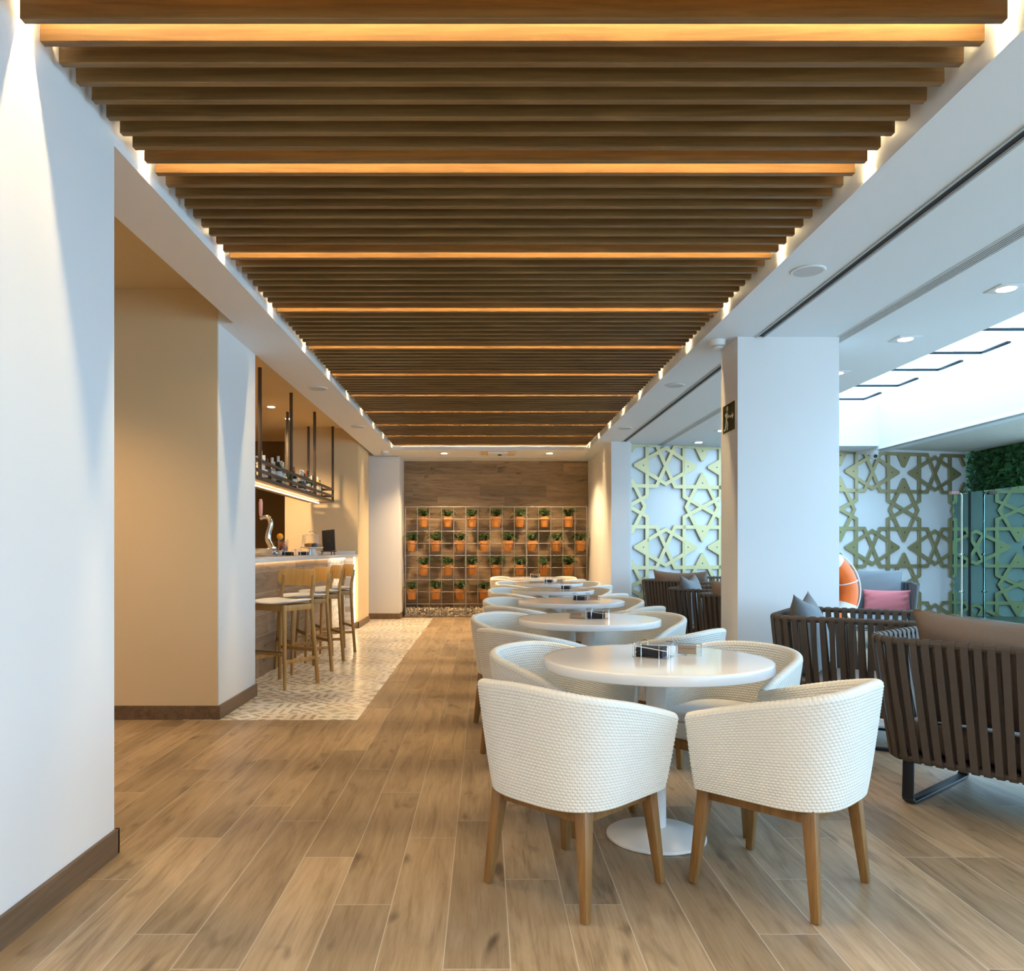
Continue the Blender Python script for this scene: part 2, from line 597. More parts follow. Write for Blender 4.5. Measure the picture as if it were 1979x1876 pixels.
# right side
struct('wall_right_far', MB().box(1.865, 2.14, 11.4, 14.2, 0, 3.3), m_white, label='white pier right of the plant wall', cat='wall')
struct('column_right', MB().box(1.885, 2.64, 5.775, 6.18, 0, HS + 0.01), m_white, label='white square column in the dining room', cat='column')
TH = math.radians(14)
WD = Vector((math.cos(TH), math.sin(TH), 0))          # along the lattice wall
WN = Vector((math.sin(TH), -math.cos(TH), 0))         # out of it, to the room
WP = Vector((2.14, 11.70, 0))
WLEN = 6.25
mbw = MB()
p = [WP, WP + WD * WLEN, WP + WD * WLEN - WN * 0.25, WP - WN * 0.25]
mbw.prism([(q.x, q.y) for q in p], 0, 3.0)
struct('wall_right', mbw, m_white, label='white wall behind the gold lattice', cat='wall')
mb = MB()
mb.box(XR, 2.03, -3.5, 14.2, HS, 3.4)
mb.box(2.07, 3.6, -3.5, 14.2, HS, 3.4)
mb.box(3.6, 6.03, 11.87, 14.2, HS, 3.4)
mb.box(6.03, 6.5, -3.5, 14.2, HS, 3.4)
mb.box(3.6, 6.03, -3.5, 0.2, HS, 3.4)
struct('ceiling_right', mb, m_ceilday, label='white ceiling around the skylight', cat='ceiling')
struct('ceiling_gap', MB().box(2.03, 2.07, -3.5, 11.7, HS + 0.002, HS + 0.06), m_slot, label='dark slot in the white ceiling', cat='ceiling')
struct('trim_1', MB().box(2.072, 2.085, 0.5, 11.6, HS - 0.006, HS + 0.0).box(2.015, 2.028, 0.5, 11.6, HS - 0.006, HS), m_grey, label='grey edge trim of the ceiling slot', cat='trim')
struct('trim_2', MB().box(6.03, 6.06, 0.2, 12.6, HS - 0.05, HS), m_ceil, label='white lip along the skylight', cat='trim')
struct('trim_3', MB().box(6.24, 6.30, 0.2, 12.6, HS - 0.012, HS), m_grey, label='grey groove trim on the beam', cat='trim')
struct('trim_4', MB().box(2.14, 2.19, 11.55, 11.70, 0, HS), m_white, label='white edge trim at the lattice wall', cat='trim')
struct('ceiling_concrete', MB().prism([(6.5, 9.2), (8.75, 11.6), (8.75, 14.2), (6.5, 14.2)], HS + 0.07, 3.4), m_concrete, label='rough concrete ceiling by the green wall', cat='ceiling')
struct('wall_rear', MB().box(-1.6, 6.6, -3.7, -3.5, 2.6, 3.4).box(-1.6, 2.8, -3.7, -3.5, 0, 2.6), m_white, label='white wall behind the camera', cat='wall')
struct('wall_garden', MB().box(8.30, 8.6, 11.0, 14.2, 0, HS + 0.07), m_moss, label='mossy wall carrying the vertical garden', cat='wall')
struct('floor_deck', MB().box(5.9, 8.3, 12.05, 13.6, 0.0, 0.07).box(7.2, 8.3, 8, 12.05, 0, 0.07), m_deck, bevel=0.006, label='grey timber deck at the foot of the glass', cat='deck')

# skirting
bh = 0.098
mb = MB()
struct('baseboard_left', MB().box(XL + 0.005, XL + 0.02, -3.5, 3.045, 0, bh).box(-3.2, XL + 0.02, 3.03, 3.045, 0, bh), m_base, 0.002, 'brown wood tile skirting on the near left wall', 'baseboard')
struct('baseboard_pillar', MB().box(-4.4, XP + 0.015, 5.415, 5.43, 0, bh).box(XP, XP + 0.015, 5.43, 6.3, 0, bh).box(-2.05, XP + 0.015, 6.3, 6.315, 0, bh), m_base, 0.002, 'brown wood tile skirting round the pillar', 'baseboard')
struct('baseboard_far', MB().box(-1.9, -1.885, 11.655, 12.765, 0, bh).box(-2.0, -1.885, 11.655, 11.67, 0, bh).box(-2.9, -1.428, 13.185, 13.2, 0, bh).box(-1.443, -1.428, 13.2, 13.72, 0, bh), m_base, 0.002, 'brown wood tile skirting at the far left', 'baseboard')

# ------------------------------------------------------------------ slatted ceiling
SZ0 = 1.62 + CAMH
PITCH = 0.1085
Y0 = 2.478
LIT = [-9, 0, 8, 17, 26, 35, 44, 53, 62, 71, 80, 89]
sl = thing('slatted_ceiling', 'slatted wooden ceiling with glowing gaps above the dining aisle', 'ceiling', (0.09, Y0, SZ0))
sm = MB().box(-1.51, 1.51, 0, 0.028, 0, 0.115).mesh('slat', m_slat, 0.003, 1, 30)
for k in range(-9, 90):
    o = bpy.data.objects.new('slat', sm)
    COL.objects.link(o)
    o.parent = sl
    o.location = (0, k * PITCH, 0)
lm = MB().box(-1.53, 1.53, -0.0465, -0.034, 0.150, 0.158).mesh('light_strip', m_strip, 0, 1, 0)
hm = MB().box(-1.535, 1.535, -0.078, -0.002, 0.160, 0.175).mesh('strip_housing', m_dark, 0, 1, 0)
for k in LIT:
    for nm, me in (('light_strip', lm), ('strip_housing', hm)):
        o = bpy.data.objects.new(nm, me)
        COL.objects.link(o)
        o.parent = sl
        o.location = (0, k * PITCH, 0)


sn = thing('slatted_ceiling', 'near end of the slatted ceiling, above the camera', 'ceiling', (0.09, Y0, SZ0))
mb = MB()
for k in range(-22, -9):
    mb.box(-1.51, 1.51, k * PITCH, k * PITCH + 0.028, 0, 0.115)
mb.build('slats', m_slat, sn, 0.003, 1)
o = bpy.data.objects.new('light_strip', lm)
COL.objects.link(o)
o.parent = sn
o.location = (0, -18 * PITCH, 0)

# ------------------------------------------------------------------ woven tub chair
def woven_shell():
    def curve(w, yb, yc, yf, n=3.0):
        pts = []
        for i in range(12):
            pts.append((w, yf + (yc - yf) * i / 12))
        for i in range(161):
            a = PI * i / 160
            c, s = math.cos(a), math.sin(a)
            pts.append((w * math.copysign(abs(c) ** (2 / n), c), yc + (yb - yc) * abs(s) ** (2 / n)))
        for i in range(1, 13):
            pts.append((-w, yc + (yf - yc) * i / 12))
        return np.array(pts)
    top = curve(0.297, -0.312, -0.02, 0.205)
    bot = curve(0.248, -0.262, -0.02, 0.195)
    L = np.concatenate([[0], np.cumsum(np.linalg.norm(np.diff(top, axis=0), axis=1))])
    LT = L[-1]
    ncell = int(round(LT / 0.0165))
    PU, PV = 6, 5
    nu = ncell * PU + 1
    t = np.linspace(0, 1, nu)
    T = np.stack([np.interp(t * LT, L, top[:, i]) for i in (0, 1)], 1)
    Lb = np.concatenate([[0], np.cumsum(np.linalg.norm(np.diff(bot, axis=0), axis=1))])
    B = np.stack([np.interp(t * Lb[-1], Lb, bot[:, i]) for i in (0, 1)], 1)
    zb = 0.345
    u = 1 - np.abs(2 * t - 1)
    rim = 0.600 + 0.130 * np.sin(u * PI / 2) ** 0.95
    rows = 34
    nv = rows * PV + 1
    v = np.linspace(0, 1, nv)

    def P(vv):
        k = vv ** 0.85
        xy = B[:, None, :] * (1 - k)[None, :, None] + T[:, None, :] * k[None, :, None]
        z = zb + (rim[:, None] - zb) * vv[None, :]
        return np.concatenate([xy, z[:, :, None]], 2)
    O = P(v)
    du = np.gradient(O, axis=0)
    dv = np.gradient(O, axis=1)
    N = np.cross(dv, du)
    N /= np.linalg.norm(N, axis=2, keepdims=True) + 1e-9
    # make it point outwards
    cen = np.array([0, -0.02, 0.5])
    sgn = np.sign(((O - cen) * N)[:, :, :2].sum())
    N *= sgn
    th = 0.034
    ui = np.arange(nu)
    ucell = ui / PU

    def weave(rowcoord):
        r = np.floor(rowcoord + 1e-6)
        fv = rowcoord - r
        off = (r % 2) * 0.5
        fu = (ucell[:, None] + off[None, :]) % 1.0
        h = np.abs(np.sin(PI * fu)) ** 0.45 * np.abs(np.sin(PI * fv))[None, :] ** 0.42
        return h
    amp = 0.0031
    outer = O + N * (amp * weave(np.arange(nv) / PV))[:, :, None]
    # rim arc
    na = 9
    top_p, top_n = O[:, -1, :], N[:, -1, :]
    arcs = []
    wr = weave(np.full(na, 0.5) + 0.0)
    for j in range(1, na + 1):
        a = PI * j / (na + 1)
        c = top_p - top_n * (th / 2)
        q = c + top_n * (th / 2 * math.cos(a)) + np.array([0, 0, 1]) * (th / 2 * 0.8 * math.sin(a))
        q = q + (np.array([0, 0, 1]) * math.sin(a) + top_n * math.cos(a)) * (0.0022 * wr[:, j - 1])[:, None]
        arcs.append(q)
    arc = np.stack(arcs, 1)
    r0 = int(rows * 0.19)
    inner_idx = np.arange(nv - 1, r0 * PV - 1, -1)
    inner = O[:, inner_idx, :] - N[:, inner_idx, :] * (th + amp * weave(inner_idx / PV))[:, :, None]
    S = np.concatenate([outer, arc, inner], 1)
    nw = S.shape[1]
    verts = S.reshape(-1, 3)
    i, j = np.meshgrid(np.arange(nu - 1), np.arange(nw - 1), indexing='ij')
    a = (i * nw + j).ravel()
    quads = np.stack([a, a + nw, a + nw + 1, a + 1], 1)
    # end caps (outer bottom .. inner bottom, zipped)
    caps = []
    for base, flip in ((0, False), ((nu - 1) * nw, True)):
        lo, hi = 0, nw - 1
        while hi - lo > 2:
            qd = (base + lo, base + lo + 1, base + hi - 1, base + hi)
            caps.append(qd if not flip else qd[::-1])
            lo += 1
            hi -= 1
    # underside strip
    under = np.stack([np.arange(nu - 1) * nw, np.arange(nu - 1) * nw + nw - 1,
                      np.arange(1, nu) * nw + nw - 1, np.arange(1, nu) * nw], 1)
    quads = np.concatenate([quads, np.array(caps), under], 0)
    me = bpy.data.meshes.new('woven_shell')
    me.vertices.add(len(verts))
    me.vertices.foreach_set('co', verts.astype(np.float32).ravel())
    me.loops.add(len(quads) * 4)
    me.loops.foreach_set('vertex_index', quads.astype(np.int32).ravel())
    me.polygons.add(len(quads))
    me.polygons.foreach_set('loop_start', np.arange(len(quads), dtype=np.int32) * 4)
    me.update(calc_edges=True)
    me.validate()
    bm = bmesh.new()
    bm.from_mesh(me)
    bmesh.ops.recalc_face_normals(bm, faces=bm.faces)
    bm.to_mesh(me)
    bm.free()
    me.polygons.foreach_set('use_smooth', [True] * len(me.polygons))
    me.materials.append(m_weave)
    me.update()
    return me, bot, top


def seat_outline(inset, yf, n=3.0, w=0.262, yb=-0.275, yc=-0.02):
    pts = []
    for i in range(41):
        a = PI * i / 40
        c, s = math.cos(a), math.sin(a)
        pts.append(((w - inset) * math.copysign(abs(c) ** (2 / n), c), yc + (yb + inset - yc) * abs(s) ** (2 / n)))
    pts += [(-(w - inset), yf - 0.03), (-(w - inset) + 0.03, yf), ((w - inset) - 0.03, yf), ((w - inset), yf - 0.03)]
    return pts[::-1]


def make_tub_chair():
    t = thing('tub_chair', 'x', 'chair', group='white woven tub chairs along the dining tables')
    me, bot, top = woven_shell()
    o = bpy.data.objects.new('woven_shell', me)
    COL.objects.link(o)
    o.parent = t
    MB().prism(seat_outline(0.022, 0.215), 0.350, 0.425).build('seat', m_weave, t, 0.012, 3)
    MB().prism(seat_outline(0.055, 0.215), 0.427, 0.470).build('seat_cushion', m_cushw, t, 0.016, 4)
    rail = MB()
    c = 0.180
    for x0, y0, x1, y1 in ((-c, -c, c, -c), (c, -c, c, c), (c, c, -c, c), (-c, c, -c, -c)):
        rail.bar((x0, y0, 0.325), (x1, y1, 0.325), 0.024, 0.052)
    rail.build('seat_frame', m_teak, t, 0.003)
    for sx in (-1, 1):
        for sy in (-1, 1):
            MB().bar((sx * 0.185, sy * 0.185, 0.352), (sx * 0.218, sy * 0.218, 0.0), 0.046, 0.046, up=(0, 1, 0), w1=0.027, h1=0.027).build('leg', m_teak, t, 0.004)
    return t


chair0 = make_tub_chair()
TABLES = [(0.71, 3.21), (0.68, 5.06), (0.76, 6.80), (0.755, 8.62), (0.86, 10.42), (0.81, 12.25)]
TN = ['the nearest round table', 'the second round table', 'the third round table', 'the fourth round table', 'the fifth round table', 'the farthest round table']
OFFS = {
    0: [(-0.388, -0.435), (0.345, -0.435), (-0.34, 0.30), (0.375, 0.30)],
    1: [(-0.38, -0.55), (0.37, -0.55), (-0.43, 0.24), (0.36, 0.26)],
    2: [(-0.42, -0.52), (0.35, -0.54), (-0.43, 0.25), (0.35, 0.27)],
    3: [(-0.36, -0.52), (0.39, -0.58), (-0.37, 0.26), (0.36, 0.26)],
    4: [(-0.36, -0.50), (0.42, -0.55), (-0.37, 0.26), (0.40, 0.24)],
    5: [(-0.38, -0.50), (0.38, -0.52), (-0.37, 0.26), (0.34, 0.28)],
}
SIDE = ['on its near left side', 'on its near right side', 'on its far left side', 'on its far right side']
FDIR = [(0.7, 0.7), (-0.7, 0.7), (0.7, -0.7), (-0.7, -0.7)]
first = True
for i, (tx, ty) in enumerate(TABLES):
    for k, (ox, oy) in enumerate(OFFS[i]):
        fx, fy = FDIR[k]
        jit = [0, 0.03, -0.04, 0.05, -0.02, 0.03, -0.05][(i * 4 + k) % 7] if i else [0.0, 0.0, 0.02, 0.0][k]
        lab = 'white woven tub chair at %s %s' % (TN[i], SIDE[k])
        rz = face_rz(fx, fy) + jit
        if first:
            chair0.location = (tx + ox, ty + oy, 0)
            chair0.rotation_euler = (0, 0, rz)
            chair0['label'] = lab
            first = False
        else:
            dup(chair0, (tx + ox, ty + oy, 0), rz, lab)


# ------------------------------------------------------------------ tables
def make_table():
    t = thing('round_table', 'x', 'table', group='white round pedestal tables in a row')
    R = 0.463
    MB().lathe([(R - 0.005, 0.700), (R - 0.0015, 0.7012), (R, 0.7045), (R, 0.7355), (R - 0.0015, 0.7388), (R - 0.005, 0.740)], 96).build('tabletop', m_lacq, t, smooth=50)
    MB().lathe([(0.041, 0.03), (0.040, 0.70)], 40).build('column', m_metalw, t)
    MB().lathe([(0.198, 0.0), (0.203, 0.004), (0.203, 0.012), (0.195, 0.017), (0.10, 0.032), (0.043, 0.050)], 72).build('base', m_metalw, t, smooth=50)
    return t


tab0 = make_table()
TLAB = ['white round pedestal table nearest the camera', 'second white round pedestal table along the row', 'third white round pedestal table along the row',
        'fourth white round pedestal table along the row', 'fifth white round pedestal table along the row', 'farthest white round pedestal table before the plant wall']
for i, (tx, ty) in enumerate(TABLES):
    if i == 0:
        tab0.location = (tx, ty, 0)
        tab0['label'] = TLAB[0]
    else:
        dup(tab0, (tx, ty, 0), i * 0.3, TLAB[i])

TT = 0.7405


def wire_caddy(loc, rz, label, hgt=0.062, group='chrome wire napkin caddies on the tables'):
    t = thing('wire_caddy', label, 'caddy', loc, rz, group)
    a, b = 0.072, 0.056
    r = 0.0016
    mb = MB()
    for z in (0.002,):
        mb.tube([(-a, -b, z), (a, -b, z), (a, b, z), (-a, b, z)], r, 6, closed=True)
    mb.bar((-a, 0, 0.002), (a, 0, 0.002), 0.003, 0.003)

    def loop(p0, p1, h):
        mb.tube([(*p0, 0.002), (*p0, h - 0.004), (p0[0] + (p1[0] - p0[0]) * .15, p0[1] + (p1[1] - p0[1]) * .15, h), (p0[0] + (p1[0] - p0[0]) * .85, p0[1] + (p1[1] - p0[1]) * .85, h), (*p1, h - 0.004), (*p1, 0.002)], r, 6)
    for s in (-1, 1):
        loop((-a, s * b), (-a + 0.035, s * b), hgt)
        loop((a - 0.035, s * b), (a, s * b), hgt)
        loop((s * a, -b), (s * a, -b + 0.03), hgt)
        loop((s * a, b - 0.03), (s * a, b), hgt)
    mb.build('wire_frame', m_chrome, t)
    n1 = MB()
    for q in range(5):
        dx = random.uniform(-0.002, 0.002)
        n1.box(-0.062 + dx, 0.048 + dx, -0.046, 0.046, 0.003 + q * 0.008, 0.0105 + q * 0.008)
    n1.build('napkin_stack', m_black, t, 0.0015, 1)
    MB().bar((-a + 0.004, -b + 0.004, hgt * 0.80), (a, -b + 0.004, hgt * 0.52), 0.003, 0.003).build('retaining_arm', m_chrome, t)
    return t


def card_holder(loc, rz, label):
    t = thing('menu_card_holder', label, 'card holder', loc, rz, 'clear menu card holders on the tables')
    w, h, d = 0.052, 0.048, 0.026
    th = 0.0015
    MB().bar((-w, 0, 0.001), (w, 0, 0.001), 2 * d, 0.002).build('base_plate', m_acryl, t)
    for s in (-1, 1):
        M0 = MB()
        M0.add([(-w, s * d, 0.002), (w, s * d, 0.002), (w, s * 0.001, h), (-w, s * 0.001, h), (-w, s * (d - th), 0.002), (w, s * (d - th), 0.002), (w, 0, h - th), (-w, 0, h - th)],
               [(0, 1, 2, 3), (7, 6, 5, 4), (0, 4, 5, 1), (1, 5, 6, 2), (2, 6, 7, 3), (3, 7, 4, 0)])
        M0.build('acrylic_panel', m_acryl, t)
    fr = MB()
    for x in (-w, w):
        fr.tube([(x, -d, 0.001), (x, 0, h), (x, d, 0.001)], 0.0011, 6)
    fr.tube([(-w, 0, h), (w, 0, h)], 0.0011, 6)
    fr.build('wire_edge', m_chrome, t)
    ang = math.atan2(h, d)
    # paper card just inside the front panel
    k0, k1 = 0.06, 0.92
    yf = lambda k: -(d - 0.004) * (1 - k)
    zf = lambda k: 0.003 + (h - 0.006) * k
    c = MB()
    c.add([(-0.046, yf(k0), zf(k0)), (0.030, yf(k0), zf(k0)), (0.030, yf(k1), zf(k1)), (-0.046, yf(k1), zf(k1)),
           (-0.046, yf(k0) + .001, zf(k0)), (0.030, yf(k0) + .001, zf(k0)), (0.030, yf(k1) + .001, zf(k1)), (-0.046, yf(k1) + .001, zf(k1))],
          [(0, 1, 2, 3), (7, 6, 5, 4), (0, 4, 5, 1), (1, 5, 6, 2), (2, 6, 7, 3), (3, 7, 4, 0)])
    co = c.build('card', m_card, t)
    cu = bpy.data.curves.new('lettering', 'FONT')
    cu.body = 'CATALONIA'
    cu.size = 0.0098
    cu.space_character = 1.25
    cu.align_x = 'CENTER'
    cu.align_y = 'CENTER'
    cu.extrude = 0.0001
    cu.materials.append(m_ink)
    tmp = bpy.data.objects.new('lettering', cu)
    fo = bpy.data.objects.new('lettering', bpy.data.meshes.new_from_object(tmp))
    bpy.data.objects.remove(tmp)
    COL.objects.link(fo)
    fo.parent = co
    fo.location = (-0.008, yf(0.60) - 0.0010, zf(0.60))
    fo.rotation_euler = (ang, 0, 0)
    return t


m_card = plain('kraft card', (0.66, 0.50, 0.36), 0.7)
m_ink = plain('dark ink', (0.03, 0.025, 0.02), 0.7)
CL = ['chrome wire caddy of black napkins on the nearest table', 'chrome wire caddy of black napkins on the second table', 'chrome wire caddy of black napkins on the third table',
      'chrome wire caddy of black napkins on the fourth table', 'chrome wire caddy of black napkins on the fifth table', 'chrome wire caddy of black napkins on the farthest table']
CO = [(-0.005, 0.03, 0.45), (0.055, -0.02, 0.2), (0.09, 0.02, 0.15), (0.165, 0.05, 0.1), (0.02, 0.06, 0.1), (-0.005, 0.05, 0.0)]
for i, (dx, dy, rz) in enumerate(CO):
    wire_caddy((TABLES[i][0] + dx, TABLES[i][1] + dy, TT), -rz, CL[i])
card_holder((TABLES[0][0] + 0.16, TABLES[0][1] + 0.09, TT), -0.25, 'clear card holder with printed kraft card on the nearest table')
card_holder((TABLES[1][0] - 0.075, TABLES[1][1] - 0.02, TT), -0.35, 'clear card holder with kraft card on the second table')
card_holder((TABLES[2][0] + 0.21, TABLES[2][1] + 0.03, TT), -0.2, 'clear card holder with kraft card on the third table')
card_holder((TABLES[4][0] + 0.17, TABLES[4][1] + 0.05, TT), -0.2, 'clear card holder with kraft card on the fifth table')
tag(MB().box(-0.11, 0.11, -0.10, 0.10, 0, 0.006).build('menu_folder', m_black, None, 0.001), 'thin black menu folder lying flat on the fifth table', 'menu').location = (TABLES[4][0] - 0.13, TABLES[4][1] + 0.22, TT)


# ------------------------------------------------------------------ pillows
def pillow(w, h, t, n=28, pinch=0.10, seed=0, sag=0.0):
    """upright pillow, bottom on z=0, thickness along y"""
    rs = random.Random(seed)
    ph = [rs.uniform(0, 6.28) for _ in range(6)]
    mb = MB()
    vs = []
    for side in (1, -1):
        for i in range(n + 1):
            for j in range(n + 1):
                u, v = -1 + 2 * i / n, -1 + 2 * j / n
                e = (1 - abs(u) ** 2.6) * (1 - abs(v) ** 2.6)
                T = t / 2 * max(0, e) ** 0.55
                T *= 1 + 0.06 * math.sin(3 * u + ph[0]) * math.sin(2.6 * v + ph[1])
                edge = max(abs(u), abs(v))
                T += 0.010 * edge ** 4 * e ** 0.4 * math.sin(14 * u * (1 - abs(v)) + ph[2]) + 0.008 * e ** .5 * math.sin(13 * v + 5 * u + ph[3]) * edge ** 3
                x = u * w / 2 * (1 - pinch * (1 - v * v) * u * u)
                z = h / 2 + v * h / 2 * (1 - pinch * (1 - u * u) * v * v)
                if v > 0:
                    z -= sag * v * (1 - u * u)
                vs.append((x, side * T, z))
    fs = []
    m = n + 1
    for s in (0, 1):
        b = s * m * m
        for i in range(n):
            for j in range(n):
                q = (b + i * m + j, b + (i + 1) * m + j, b + (i + 1) * m + j + 1, b + i * m + j + 1)
                fs.append(q[::-1] if s == 0 else q)
    mb.add(vs, fs)
    return mb


def put_pillow(name, mb, mat, loc, rz, tilt, label, group=None, roll=0.0):
    me = mb.mesh(name, mat, 0, 1, 80)
    bm = bmesh.new()
    bm.from_mesh(me)
    bmesh.ops.remove_doubles(bm, verts=bm.verts, dist=0.0004)
    bm.to_mesh(me)
    bm.free()
    o = bpy.data.objects.new(name, me)
    COL.objects.link(o)
    o.rotation_mode = 'XYZ'
    M = Matrix.Translation(loc) @ Matrix.Rotation(rz, 4, 'Z') @ Matrix.Rotation(tilt, 4, 'X') @ Matrix.Rotation(roll, 4, 'Y')
    o.matrix_world = M
    return tag(o, label, 'cushion', group)


# ------------------------------------------------------------------ rope lounge chairs
def lounge(name, label, loc, rz, W=1.1, D=0.86, rope=None, group='rope lounge seats'):
    rope = rope or m_rope
    t = thing(name, label, 'lounge chair', loc, rz, group)
    ht, hb = 0.765, 0.225

    def u_curve(w, d, r, yfront):
        # from right front tip round the back to left front tip
        pts = []
        x1, y0, y1 = w / 2, -d / 2, yfront
        n = 14
        for i in range(n):
            pts.append((x1, y1 + (y0 + r - y1) * i / n))
        for i in range(n + 1):
            a = PI / 2 * i / n
            pts.append((x1 - r + r * math.cos(a), y0 + r - r * math.sin(a)))
        for i in range(1, 2 * n):
            pts.append((x1 - r + (2 * r - w) * i / (2 * n), y0))
        for i in range(n + 1):
            a = PI / 2 + PI / 2 * i / n
            pts.append((-x1 + r + r * math.cos(a), y0 + r - r * math.sin(a)))
        for i in range(1, n + 1):
            pts.append((-x1, y0 + r + (y1 - y0 - r) * i / n))
        P = np.array(pts)
        L = np.concatenate([[0], np.cumsum(np.linalg.norm(np.diff(P, axis=0), axis=1))])
        return P, L
    A, LA = u_curve(W, D, 0.17, D / 2)
    B, LB = u_curve(W * 0.90, D * 0.88, 0.14, D / 2 - 0.02)

    def at(P, L, s):
        q = s * L[-1]
        return Vector((np.interp(q, L, P[:, 0]), np.interp(q, L, P[:, 1]), 0))

    def nrm(P, L, s):
        d = at(P, L, min(1, s + .004)) - at(P, L, max(0, s - .004))
        n = Vector((-d.y, d.x, 0)).normalized()
        return n if True else n
    S = [i / 70 for i in range(71)]
    tube = MB().tube([at(A, LA, s) + Vector((0, 0, ht)) for s in S], 0.017, 10)
    tube.build('top_rail', rope, t)
    bt = MB().tube([at(B, LB, s) + Vector((0, 0, hb)) for s in S], 0.014, 8)
    p0, p1 = at(B, LB, 0), at(B, LB, 1)
    bt.tube([p0 + Vector((0, 0, hb)), p1 + Vector((0, 0, hb))], 0.014, 8)
    for s, P, L, Q, M_ in ((0, A, LA, B, LB), (1, A, LA, B, LB)):
        bt.tube([at(A, LA, s) + Vector((0, 0, ht)), at(B, LB, s) + Vector((0, 0, hb))], 0.016, 8)
    bt.build('lower_frame', rope, t)
    ns = int(LA[-1] / 0.052)
    wd = 0.030
    straps = MB()
    wraps = MB()
    for k in range(ns):
        s = (k + 0.5) / ns
        for layer, ds in ((1, 0.0), (-1, 0.35 / ns if k % 2 else -0.35 / ns)):
            s2 = min(0.998, max(0.002, s + ds))
            n0, n1 = nrm(A, LA, s), nrm(B, LB, s2)
            pts = []
            segs = 6
            for j in range(segs + 1):
                f = j / segs
                sf = s + (s2 - s) * f
                a, b = at(A, LA, sf), at(B, LB, sf)
                base = a.lerp(b, f ** 1.15)
                z = ht + (hb - ht) * f
                nn = n0.lerp(n1, f).normalized()
                off = layer * (0.019 - 0.003 * math.sin(f * PI)) * (-1)
                pts.append((base - nn * off + Vector((0, 0, z)), nn))
            vs = []
            for pnt, nn in pts:
                tg = Vector((nn.y, -nn.x, 0))
                for e, q in ((-1, -1), (1, -1), (1, 1), (-1, 1)):
                    vs.append(pnt + tg * (wd / 2 * e) + nn * (0.0022 * q))
            fs = [(3, 2, 1, 0), tuple(segs * 4 + i for i in (0, 1, 2, 3))]
            for j in range(segs):
                for e in range(4):
                    g = (e + 1) % 4
                    fs.append((j * 4 + e, j * 4 + g, j * 4 + 4 + g, j * 4 + 4 + e))
            straps.add(vs, fs)
        # wrap round the top rail
        c = at(A, LA, s) + Vector((0, 0, ht))
        tg = (at(A, LA, min(1, s + .01)) - at(A, LA, max(0, s - .01))).normalized()
        n0 = nrm(A, LA, s)
        ring = []
        for e in (-1, 1):
            for j in range(10):
                a = 2 * PI * j / 10
                ring.append(c + tg * (wd / 2 * e) + (n0 * math.cos(a) + Vector((0, 0, 1)) * math.sin(a)) * 0.0215)
        wraps.add(ring, [(j, (j + 1) % 10, 10 + (j + 1) % 10, 10 + j) for j in range(10)] + [tuple(range(9, -1, -1)), tuple(range(10, 20))])
        c2 = at(B, LB, s) + Vector((0, 0, hb))
        n1 = nrm(B, LB, s)
        ring = []
        for e in (-1, 1):
            for j in range(10):
                a = 2 * PI * j / 10
                ring.append(c2 + tg * (wd / 2 * e) + (n1 * math.cos(a) + Vector((0, 0, 1)) * math.sin(a)) * 0.0195)
        wraps.add(ring, [(j, (j + 1) % 10, 10 + (j + 1) % 10, 10 + j) for j in range(10)] + [tuple(range(9, -1, -1)), tuple(range(10, 20))])
    straps.add(wraps.v, wraps.f)
    straps.build('rope_straps', rope, t)
    MB().box(-W * .45 + .03, W * .45 - .03, -D * .44 + .04, D / 2 - 0.03, hb - 0.012, hb + 0.012).build('seat_deck', m_blackm, t, 0.004)
    MB().box(-W * .45 + .05, W * .45 - .05, -D * .44 + .07, D / 2 - 0.02, hb + 0.013, hb + 0.155).build('seat_cushion', m_fabgrey if rope is m_ropegrey else m_fabbrown, t, 0.03, 4)
    for s in (-1, 1):
        x = s * (W * .45 - 0.10)
        lg = MB()
        y0, y1 = -D * .40, D * .40
        pts = [(x, y0, hb), (x, y0 - 0.01, 0.03), (x, y0 + 0.02, 0.008), (x, y1 - 0.02, 0.008), (x, y1 + .01, 0.03), (x, y1, hb)]
        for a, b in zip(pts, pts[1:]):
            lg.bar(a, b, 0.05, 0.014, up=(0, 0, 1) if abs(a[2] - b[2]) < .1 else (0, 1, 0))
        lg.build('sled_leg', m_blackm, t, 0.003)
    return t


F1 = (0.77, 0.64)
F2 = (0.84, -0.54)
L1 = lounge('rope_sofa', 'large dark rope sofa cut off by the right edge, nearest of the lounge seats', (2.60, 3.42, 0), face_rz(*F1), 1.45, 0.86)
L2 = lounge('rope_armchair', 'dark rope armchair beside the white column, behind the large near sofa', (2.36, 4.95, 0), face_rz(*F2), 0.88, 0.86)
L3 = lounge('rope_armchair', 'grey rope armchair facing the room in front of the dark gold lattice', (4.82, 9.6, 0), face_rz(-0.42, -0.90), 0.88, 0.84, m_ropegrey)
L4 = lounge('rope_sofa', 'brown rope sofa half hidden by the left face of the white column', (2.53, 7.13, 0), face_rz(*F1), 0.86, 0.86)
L5 = lounge('rope_armchair', 'rope armchair with a grey pillow between the column and the far pier', (2.48, 8.25, 0), face_rz(*F2), 0.88, 0.86)
L6 = lounge('rope_sofa', 'farthest rope sofa with its back to the tables beside the far pier', (2.78, 10.35, 0), face_rz(*F1), 1.15, 0.86)
L7 = lounge('rope_armchair', 'rope armchair close to the pale end of the lattice, behind the grey pillow', (3.45, 11.25, 0), face_rz(-0.25, -0.97), 0.9, 0.80)


def local(L, x, y, z):
    rz = L.rotation_euler[2]
    return (L.location[0] + x * math.cos(rz) - y * math.sin(rz), L.location[1] + x * math.sin(rz) + y * math.cos(rz), z)


